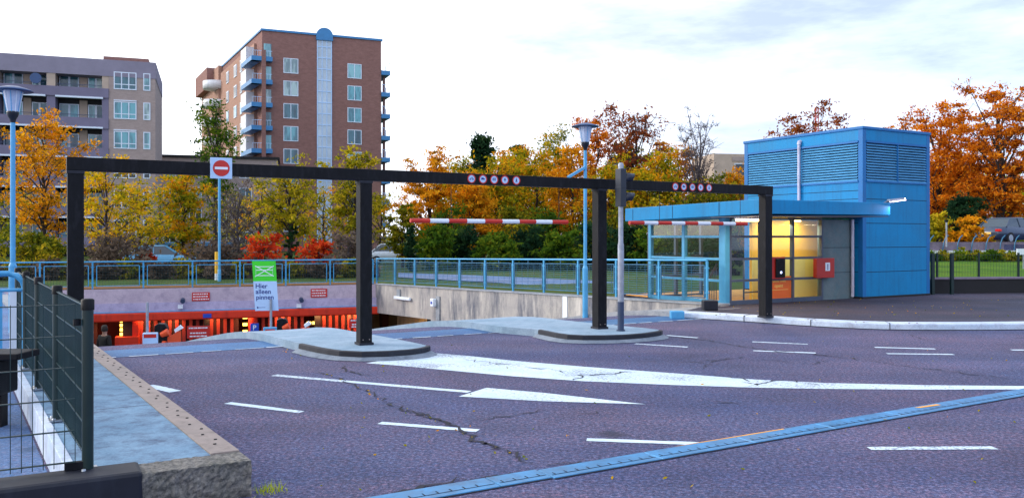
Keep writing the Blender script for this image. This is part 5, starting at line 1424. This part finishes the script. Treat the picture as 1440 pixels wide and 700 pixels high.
# left apartment block
AA = XY(218.5, 82.6); ad = (math.cos(R(19.7)), math.sin(R(19.7)))
ap = thing('apartment_block', 'mauve apartment block with recessed balconies at the left edge', 'apartment block', (AA[0], AA[1], -.3), R(19.7))
def ax(px): return hit(px, AA, ad)
H = Z(88.5, 82.6) + .3; L0 = -26
x_p = ax(153)
m = MB(); m.box(x_p, 0, 0, 12, 0, H - 1.6); obj('end_wall', m, M['apt_wall'], ap)
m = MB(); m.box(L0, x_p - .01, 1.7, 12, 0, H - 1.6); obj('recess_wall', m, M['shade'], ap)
m = MB(); m.box(L0, 0.05, -.05, 12, H - 1.6, H); obj('roof_band', m, M['apt_band'], ap)
m = MB(); m.box(ax(140), -.8, 3, 9, H, H + .9); obj('roof_house', m, M['tower'], ap)
zc0 = Z(115, 82) + .3
bays = [(ax(78), ax(145)), (ax(-2), ax(64)), (ax(-82), ax(-14))]
for k in range(6):
    zc = zc0 - k*2.87
    m = MB(); m.box(L0, x_p - .011, -.12, .25, zc - 1.75 - (.12 if k else 0), zc - .85); pb = obj('balcony_parapet', m, M['apt_para'], ap)
    m = MB(); m.box(L0, x_p - .012, .251, 1.69, zc - 1.6, zc - 1.4); obj('balcony_floor', m, M['apt_band'], pb)
    for a_, b_ in bays:
        m = MB(); m.box(a_ + .1, b_ - .1, -.09, -.04, zc - .62, zc - .57); m.box(a_ + .1, b_ - .1, -.09, -.05, zc - .72, zc - .70); obj('balcony_rail', m, M['pole_dark'], pb)
        if k: 
            m = MB(); m.box(a_, b_, -.16, .3, zc + 1.0, zc + 1.16); obj('white_lintel', m, M['win_frame'], ap)
        w = b_ - a_
        for f0, f1 in ((.02, .44), (.63, .97)):
            m = MB(); x0, x1 = a_ + w*f0, a_ + w*f1
            m.box(x0, x1, 1.60, 1.695, zc - 1.3, zc + .62); fr_ = obj('window', m, M['win_frame'], ap)
            for q in range(2):
                m = MB(); xa = x0 + (x1-x0)*q/2 + .1; m.box(xa, xa + (x1-x0)/2 - .2, 1.57, 1.60, zc - 1.2, zc + .52); obj('pane', m, M['win'], fr_)
        m = MB(); m.box(a_ + w*.45, a_ + w*.62, 1.55, 1.69, zc - 1.3, zc + 1.0); obj('beige_pier', m, M['apt_beige'], ap)
        m = MB(); m.box(a_ - .75, a_ - .02, .02, 1.68, zc - 1.4, zc + 1.25); obj('pier', m, M['apt_beige'] if k == 0 else M['apt_para'], ap)
    m = MB(); m.box(x_p - .6, x_p - .012, .02, 1.68, zc - 1.4, zc + 1.25); obj('pier', m, M['apt_beige'] if k == 0 else M['apt_para'], ap)
    win(0, 0, ax(160), ax(192), zc - .85, zc + .85, 0, 3, ap, k > 2, True)
    win(0, 0, ax(201.5), ax(211.5), zc - .85, zc + .85, 0, 1, ap, k > 2, True)
    if k:
        m = MB(); m.box(ax(160), ax(192), -.1, -.003, zc + .9, zc + 1.0); obj('white_lintel', m, M['win_frame'], ap)
m = MB(); c = ((bays[1][0]*.2 + bays[1][1]*.8), -.4, zc0 - .25); 
m.disc((c[0], c[2]), .5, -.32, -.26, 20); m.bar((c[0], -.26, c[2]), (c[0], .3, c[2] - .5), .06, .06); obj('dish', m, M['lamp_hat'], ap)
# low block between
c = XY(214, 97); lb2 = thing('low_block', 'low grey brown block with white windows between the two apartment buildings', 'building', (c[0], c[1], -.3), R(15))
Hh = Z(222, 98) + .3; m = MB(); m.box(0, 14, 0, 10, 0, Hh); obj('wall', m, M['apt_wall'], lb2)
m = MB(); m.box(-.2, 14.2, -.2, 10.2, Hh, Hh + .3); obj('roof_edge', m, M['low_wall'], lb2)
for k in range(4):
    for j in range(4): win(0, 0, 1.2 + j*2.8, 2.6 + j*2.8, Hh - 2.3 - 2.6*k, Hh - .8 - 2.6*k, 0, 2, lb2, (j + k) % 2)
c = XY(150, 60); sh = thing('blue_shed', 'long low blue grey building behind the orange trees', 'building', (XY(222, 62)[0], 62, -.3), R(12))
m = MB(); m.box(0, 5, 0, 3, 0, 1.3); obj('wall', m, M['car_silver'], sh); m = MB(); m.box(-.15, 5.15, -.2, 3.2, 1.3, 1.55); obj('roof', m, M['balc_blue'], sh)
# far building right
c = XY(1004, 115); fb = thing('far_block', 'pale far apartment block just left of the louvred tower', 'building', (c[0], c[1], -.3), R(10))
Hh = Z(216, 115) + .3; m = MB(); m.box(0, 9, 0, 8, 0, Hh); obj('wall', m, M['apt_beige'], fb)
m = MB(); m.box(2.6, 9.1, -.1, -.003, Hh - 4.4, Hh - 3.8); m.box(2.6, 9.1, -.1, -.003, Hh - 1.0, Hh - .4); obj('band', m, M['apt_wall'], fb)
for k in range(4):
    for j in range(2): win(0, 0, 3 + j*2.1, 4.5 + j*2.1, Hh - 3.4 - 3.2*k, Hh - 1.3 - 3.2*k, 0, 1, fb, True)
c = XY(1148.5, 160); ms = thing('radio_mast', 'thin red lattice mast above the trees behind the louvred tower', 'mast', (c[0], c[1], -.3), 0)
m = MB(); Hm = Z(151, 160) + .3
for dx, dy in ((-.4, 0), (.4, 0), (0, .5)): m.tube([(dx, dy, 0), (dx*.8, dy*.8, Hm)], .08, 6)
for k in range(22): z_ = Hm*k/22; m.bar((-.4, 0, z_), (.4, 0, z_ + Hm/22), .07, .07); m.bar((.4, 0, z_), (0, .5, z_ + Hm/22), .07, .07)
obj('lattice', m, M['red'], ms)

# ------------------------------------------------------------------ trees and shrubs
def T(label, px, Y, ytop, rpx, mat, name='autumn_tree', group=None, z0=-.25, dens=1.0, size=.20, **kw):
    x_, y_ = XY(px, Y); H = Z(ytop, Y) - z0
    kw.setdefault('shape', 'round'); kw.setdefault('base', .22)
    n = int(kw.pop('leaves', 4200) * dens * 2.1); size *= .60; kw.setdefault('tuft', .125); kw.setdefault('subs', 6)
    return tree(name, label, 'tree', (x_, y_, z0), mat, kw.pop('bark', 'bark'), group, 0, size, seed=int(px * 7 + Y), H=H, Rr=rpx * Y / F, leaves=n, **kw)
T('orange yellow tree at the left edge in front of the mauve apartment block', 62, 52, 172, 64, 'orange', leaves=3200, base=.25, limbs=20, size=.2)
T('yellow tree with several thin stems right of the first gantry post', 150, 47, 232, 52, 'yellow', leaves=1900, base=.22, limbs=18, size=.18, tr=.1)
T('small sparse yellow tree before the corner of the mauve apartment block', 196, 50, 262, 38, 'yellow', leaves=1000, size=.17, tr=.09)
T('bushy orange and green tree left of the no entry sign', 258, 54, 236, 46, 'mixed', leaves=3000, base=.15, limbs=20)
T('slim tall dark green tree behind the no entry sign', 303, 62, 138, 34, 'green', name='slim_tree', leaves=1500, base=.42, shape='column', limbs=22, size=.24, tuft=.16, tr=.16, bark='bark')
T('greyish half bare tree right of the no entry sign', 335, 50, 262, 42, 'brown', name='bare_tree', leaves=500, base=.15, limbs=22, subs=7, twigs=3, bark='bark_grey', size=.14, tr=.1)
T('yellow green tree with an ivy wrapped trunk before the brown tower', 408, 50, 236, 52, 'yellowgreen', leaves=1800, base=.36, limbs=18, tr=.16)
T('small yellow tree behind the white pay sign', 365, 56, 262, 36, 'yellow', leaves=900, tr=.1)
T('yellow green tree directly left of the second gantry post', 500, 49, 208, 42, 'yellowgreen', leaves=2200, base=.28, limbs=18, tr=.13)
T('orange tree beside the bright gap right of the second gantry post', 604, 56, 224, 44, 'orange', leaves=4600, base=.2, limbs=20)
T('small olive tree standing low right of the second gantry post', 566, 52, 290, 26, 'olive', leaves=1600, base=.1, tr=.08)
T('tall dark pine rising above the orange wood', 678, 70, 184, 46, 'dark', name='pine_tree', leaves=4200, base=.30, shape='cone', limbs=40, subs=4, size=.28, tuft=.10, tr=.22)
T('shorter dark pine beside the tall pine', 734, 74, 196, 36, 'dark', name='pine_tree', leaves=3000, base=.4, shape='cone', limbs=34, subs=4, size=.28, tuft=.10, tr=.2)
T('tall dark red half bare tree behind the traffic signal', 897, 62, 148, 56, 'darkred', leaves=3000, base=.3, limbs=22, subs=6, twigs=2, size=.22, tuft=.11, shape='vase', tr=.24)
T('bare twiggy tree against the sky left of the louvred tower', 982, 60, 156, 34, 'brown', name='bare_tree', leaves=160, base=.35, limbs=26, subs=8, twigs=4, size=.14, shape='vase', bark='bark_grey', tr=.16)
T('rust red tree behind the hat of the second street lamp', 838, 64, 172, 40, 'rust', leaves=3400, base=.25, limbs=20, tuft=.13)
T('dense rust brown tree low beside the louvred tower', 1330, 62, 226, 50, 'rust', leaves=4600, base=.08, z0=.68, limbs=22)
gb_ = 'loose yellow green trees in the belt before the apartment buildings'
for px, Y, yt, rp, mt in ((225, 62, 270, 40, 'yellowgreen'), (330, 64, 262, 44, 'yellowgreen'), (455, 58, 262, 42, 'mixed'), (535, 62, 268, 30, 'yellowgreen'), (20, 58, 250, 40, 'yellowgreen')):
    T('loose yellow green tree in the belt before the apartment buildings', px, Y, yt, rp, mt, name='belt_tree', group=gb_, leaves=650, base=.2, limbs=16, tr=.1)
gw = 'mixed autumn trees of the wood behind the railing'
for px, Y, yt, rp, mt in ((640, 60, 232, 40, 'mixed'), (700, 58, 222, 44, 'mixed'), (755, 62, 205, 46, 'mixed'), (805, 58, 212, 44, 'orange'), (860, 56, 232, 44, 'mixed'), (925, 56, 216, 46, 'mixed'), (955, 66, 200, 40, 'orange'), (1010, 58, 250, 44, 'olive'), (1035, 62, 242, 36, 'orange'),
                          (720, 66, 214, 40, 'orange'), (780, 68, 192, 42, 'olive'), (665, 54, 262, 40, 'orange'), (880, 64, 205, 44, 'olive')):
    T('autumn tree in the mixed green and orange wood behind the railing', px, Y, yt, rp, mt, name='woodland_tree', group=gw, leaves=4200, base=.12, limbs=22, size=.21, tuft=.17)
T('dark red treetop showing above the louvred tower', 1142, 75, 152, 62, 'darkred', leaves=4600, base=.3, limbs=24, size=.26)
T('large rust orange tree filling the right edge', 1408, 52, 124, 76, 'rust', leaves=8000, base=.22, limbs=26, subs=6, twigs=1, z0=.68, size=.19, tuft=.085, tr=.26, shape='vase')
T('rust orange tree beside the right side of the louvred tower', 1322, 56, 160, 60, 'rust', leaves=7500, base=.25, limbs=24, subs=6, z0=.68, size=.19, tuft=.10, tr=.2)
T('thin rust treetop just right above the louvred tower', 1272, 66, 152, 26, 'rust', leaves=800, base=.5, limbs=14, z0=1.0, size=.2, tr=.14)
T('dense rust orange tree low at the right edge', 1380, 60, 222, 62, 'rust', leaves=4200, base=.1, z0=.68, limbs=22)
T('lime yellow tree behind the blue grey car', 1430, 66, 248, 50, 'lime', leaves=3600, base=.08, z0=.68, limbs=20)
T('lime yellow tree right of the louvred tower', 1352, 68, 262, 44, 'lime', leaves=2600, base=.08, z0=.68, limbs=18)
T('dark evergreen tree left of the blue grey car', 1352, 50, 275, 30, 'dark', name='evergreen_tree', leaves=3600, base=.04, z0=.68, limbs=24, size=.2, tr=.12)
def S(label, px, Y, ytop, rpx, mat, group=None, z0=-.25, leaves=1800, size=.14, bark='bark', **kw):
    x_, y_ = XY(px, Y); H = max(.4, Z(ytop, Y) - z0)
    return tree('shrub', label, 'shrub', (x_, y_, z0), mat, bark, group, 0, size, seed=int(px * 3 + Y), H=H, Rr=rpx * Y / F, leaves=leaves, base=.05, limbs=14, shape='round', tr=.05, **kw)
S('red leaved shrub behind the railing left of the ivy trunk', 372, 44, 338, 36, 'red', leaves=1000)
S('red leaved shrub behind the railing right of the ivy trunk', 448, 46, 338, 30, 'red', leaves=1100)
S('dark ivy clump round the trunk before the brown tower', 410, 48.5, 318, 11, 'dark', leaves=1300, size=.1)
S('small red shrub beside the light blue car', 205, 43, 352, 14, 'red', leaves=400)
S('dark twiggy shrub below the yellow tree at left', 160, 42, 338, 48, 'brown', leaves=1400, subs=7, twigs=2)
S('dark green shrub behind the left street lamp', 45, 42, 332, 50, 'olive', leaves=2400)
S('grey twiggy shrub left of the second gantry post', 490, 43, 330, 36, 'brown', leaves=900, bark='bark_grey', subs=7, twigs=2)
S('slim dark green bush right of the second gantry post', 578, 46, 318, 9, 'dark', leaves=1100)
S('brown twiggy hedge bush behind the no entry pole', 300, 43, 344, 44, 'brown', leaves=1100, subs=6, twigs=2)
gl = 'low brown hedge bushes behind the far railing'
for i, px in enumerate(range(-10, 530, 26)):
    S('low grey brown hedge bush right behind the far railing', px + (i * 7) % 9, 37 + px / 260 + (i % 3) * .5, 374 - (i % 4) * 2, 20, ('brown', 'olive', 'brown')[i % 3], gl, leaves=1300, size=.11, subs=5)
gs = 'dark green shrubs at the foot of the wood'
for px, Y, yt, rp, mt in ((610, 48, 318, 34, 'green'), (655, 50, 326, 36, 'dark'), (700, 48, 330, 34, 'green'), (745, 50, 322, 38, 'dark'), (790, 48, 330, 34, 'green'), (835, 50, 318, 38, 'dark'), (880, 48, 322, 36, 'dark'), (925, 46, 318, 34, 'green'), (965, 44, 322, 34, 'dark'), (1010, 42, 318, 36, 'dark'), (630, 52, 296, 40, 'green'), (770, 53, 300, 44, 'green'), (860, 53, 292, 44, 'olive'), (720, 53, 298, 40, 'olive'), (940, 50, 290, 40, 'olive'), (1000, 48, 292, 40, 'green')):
    S('dark green shrub at the foot of the wood behind the railing', px, Y, yt, rp, mt, gs, leaves=2200, size=.15)
S('yellow orange shrub right of the louvred tower', 1358, 44, 308, 26, 'orange', z0=.65, leaves=1400)
S('yellow green shrub close to the right side of the louvred tower', 1318, 45, 302, 24, 'yellowgreen', z0=.65, leaves=1400)
gh = 'hedge bushes on the verge at right'
for px in range(1306, 1480, 21):
    S('low green hedge bush on the verge below the violet parapet', px, 37.5 + (px % 5) * .3, 353 + (px % 7), 17, 'olive' if px % 2 else 'green', gh, z0=.5, leaves=1100, size=.10)
# thin pale post and a striped marker behind the far railing
c = XY(305, 37); mk = thing('marker_post', 'short yellow and white marker post behind the far railing', 'post', (c[0], c[1], -.22), 0)
m = MB(); m.tube([(0, 0, .3), (0, 0, Z(354, 37) + .22)], .09, 12); obj('yellow_sleeve', m, M['yellow'], mk)
m = MB(); m.tube([(0, 0, 0), (0, 0, .3)], .092, 12); obj('white_foot', m, M['white'], mk)
c = XY(429, 60); tl2 = thing('path_lamp', 'thin pale path lamp before the brown tower', 'street lamp', (c[0], c[1], -.25), 0)
m = MB(); m.tube([(0, 0, 0), (0, 0, Z(318, 60) + .25)], .06, 8); obj('pole', m, M['pole_blue'], tl2); m = MB(); m.lathe([(.07, Z(318, 60) + .25), (.25, Z(316, 60) + .25), (.12, Z(314, 60) + .28), (0, Z(314, 60) + .29)], 12); obj('lamp_head', m, M['white'], tl2)
# park path seen through the right railing
m = MB(); pp = [XY(560, 44), XY(700, 40), XY(840, 36), XY(960, 31)]; pq = [XY(560, 39), XY(700, 34.5), XY(840, 30), XY(960, 26.5)]
m.add([(x_, y_, -.19) for x_, y_ in pp + pq], [(i, 4+i, 5+i, 1+i) for i in range(3)]); kind(obj('park_path', m, M['path_blue']))

# grass tufts at the slab corner, fallen leaves
m = MB(); rd = random.Random(5); c = G(378, 692)
for k in range(90):
    x_, y_ = c[0] + rd.gauss(0, .05), c[1] + rd.gauss(.02, .05); h = rd.uniform(.02, .08); a = rd.uniform(0, 6.28)
    m.add([(x_ - .003*math.cos(a), y_ - .003*math.sin(a), 0), (x_ + .003*math.cos(a), y_ + .003*math.sin(a), 0), (x_ + rd.gauss(0, .02), y_ + rd.gauss(0, .02), h)], [(0, 1, 2)])
kind(obj('weeds', m, M['leaf_lime']), 'stuff')
pts = []
for k in range(262):
    if k < 240: p = G(rd.uniform(560, 740), 0 + 575 + (rd.uniform(0, 1)) * 70); f = (p[0] - G(550, 568)[0]) ; pts.append((p[0], p[1], .012)) if k % 24 == 0 else None
    else:
        px = rd.uniform(430, 770); py = np.interp(px, [447, 502, 550, 598, 635, 664, 723, 764], [522, 544, 568, 585, 601, 618, 638, 657]) + rd.gauss(0, 1.6); p = G(px, py); pts.append((p[0], p[1], .012))
for k in range(60): p = G(rd.uniform(400, 1440), rd.uniform(480, 690)); pts.append((p[0], p[1], .012))
for k in range(120): p = G(rd.uniform(960, 1440), rd.uniform(420, 447), .1); pts.append((p[0], p[1], .112))
for k in range(60): p = G(rd.uniform(395, 470), 0 + np.interp(rd.uniform(395, 470), [395, 470], [478, 503]) + rd.gauss(0, 2)); pts.append((p[0], p[1], .012))
me = leaf_mesh('fallen_leaves', np.array(pts), .022, M['leaf_mixed']); fo = bpy.data.objects.new('fallen_leaves', me); COL.objects.link(fo); fo['kind'] = 'stuff'
for v in me.vertices: v.co.z = min(v.co.z, .016) if v.co.z < .09 else min(v.co.z, .118)

# ------------------------------------------------------------------ light, sky, camera
SUN_EL, SUN_AZ = 22, R(-78)               # azimuth from +Y towards +X (clockwise); the sun stands to the left
sd = Vector((math.sin(SUN_AZ) * math.cos(R(SUN_EL)), math.cos(SUN_AZ) * math.cos(R(SUN_EL)), math.sin(R(SUN_EL))))
l = bpy.data.lights.new('sun', 'SUN'); l.energy = 1.5; l.angle = R(14); l.color = (1, .93, .84)
so = bpy.data.objects.new('sun', l); COL.objects.link(so); so.rotation_euler = (-sd).to_track_quat('-Z', 'Y').to_euler()
w = bpy.data.worlds.new('World'); SC.world = w; w.use_nodes = True; nt = w.node_tree; nt.nodes.clear()
out = nt.nodes.new('ShaderNodeOutputWorld'); bg = nt.nodes.new('ShaderNodeBackground'); bg.inputs[1].default_value = .1
nt.links.new(bg.outputs[0], out.inputs[0])
sky = nt.nodes.new('ShaderNodeTexSky'); sky.sky_type = 'NISHITA'; sky.sun_disc = False; sky.sun_elevation = R(SUN_EL); sky.sun_rotation = SUN_AZ
tc = nt.nodes.new('ShaderNodeTexCoord'); mp = nt.nodes.new('ShaderNodeMapping'); mp.inputs['Scale'].default_value = (1, 1, 4.2); mp.inputs['Location'].default_value = (.35, .1, .3)
nt.links.new(tc.outputs['Generated'], mp.inputs['Vector'])
n1 = noise(nt, mp.outputs[0], 2.6, 8, .55); n2 = noise(nt, mp.outputs[0], 7, 6, .6)
mx = mix(nt, .42, n1.outputs['Fac'], n2.outputs['Fac'])
sep = nt.nodes.new('ShaderNodeSeparateXYZ'); nt.links.new(tc.outputs['Generated'], sep.inputs[0])
ad = nt.nodes.new('ShaderNodeMath'); ad.operation = 'MULTIPLY_ADD'; ad.inputs[1].default_value = .06; nt.links.new(sep.outputs[0], ad.inputs[0]); nt.links.new(mx, ad.inputs[2])
cl = ramp(nt, ad.outputs[0], [(.41, (13.0, 13.8, 15.6)), (.51, (9.4, 10.2, 11.8)), (.67, (5.8, 6.7, 8.7))])
side = nt.nodes.new('ShaderNodeMapRange'); side.inputs['From Min'].default_value = -.8; side.inputs['From Max'].default_value = .8; nt.links.new(sep.outputs[0], side.inputs[0])
grad = ramp(nt, side.outputs[0], [(0, (1.55, 1.45, 1.30)), (.5, (1.0, 1.0, 1.0)), (1, (.80, .90, 1.08))])
cg = mix(nt, 1, cl.outputs['Color'], grad.outputs['Color'], 'MULTIPLY')
c = mix(nt, .9, sky.outputs[0], cg)
nt.links.new(c, bg.inputs[0])

cam = bpy.data.cameras.new('camera'); co = bpy.data.objects.new('camera', cam); COL.objects.link(co)
co.location = (0, 0, EYE); co.rotation_euler = (R(90), 0, 0)
cam.sensor_fit = 'HORIZONTAL'; cam.sensor_width = 36; cam.lens = 36 * F / 1440; cam.shift_y = -(350 - HY) / 1440; cam.clip_end = 6000; cam.clip_start = .05
SC.camera = co
vs_ = SC.view_settings; vs_.view_transform = 'Standard'; vs_.look = 'None'; vs_.gamma = 1; vs_.exposure = 0; vs_.use_curve_mapping = False
vs_.exposure = .42; SC.cycles.max_bounces = 6; SC.cycles.transparent_max_bounces = 12; SC.cycles.use_denoising = True
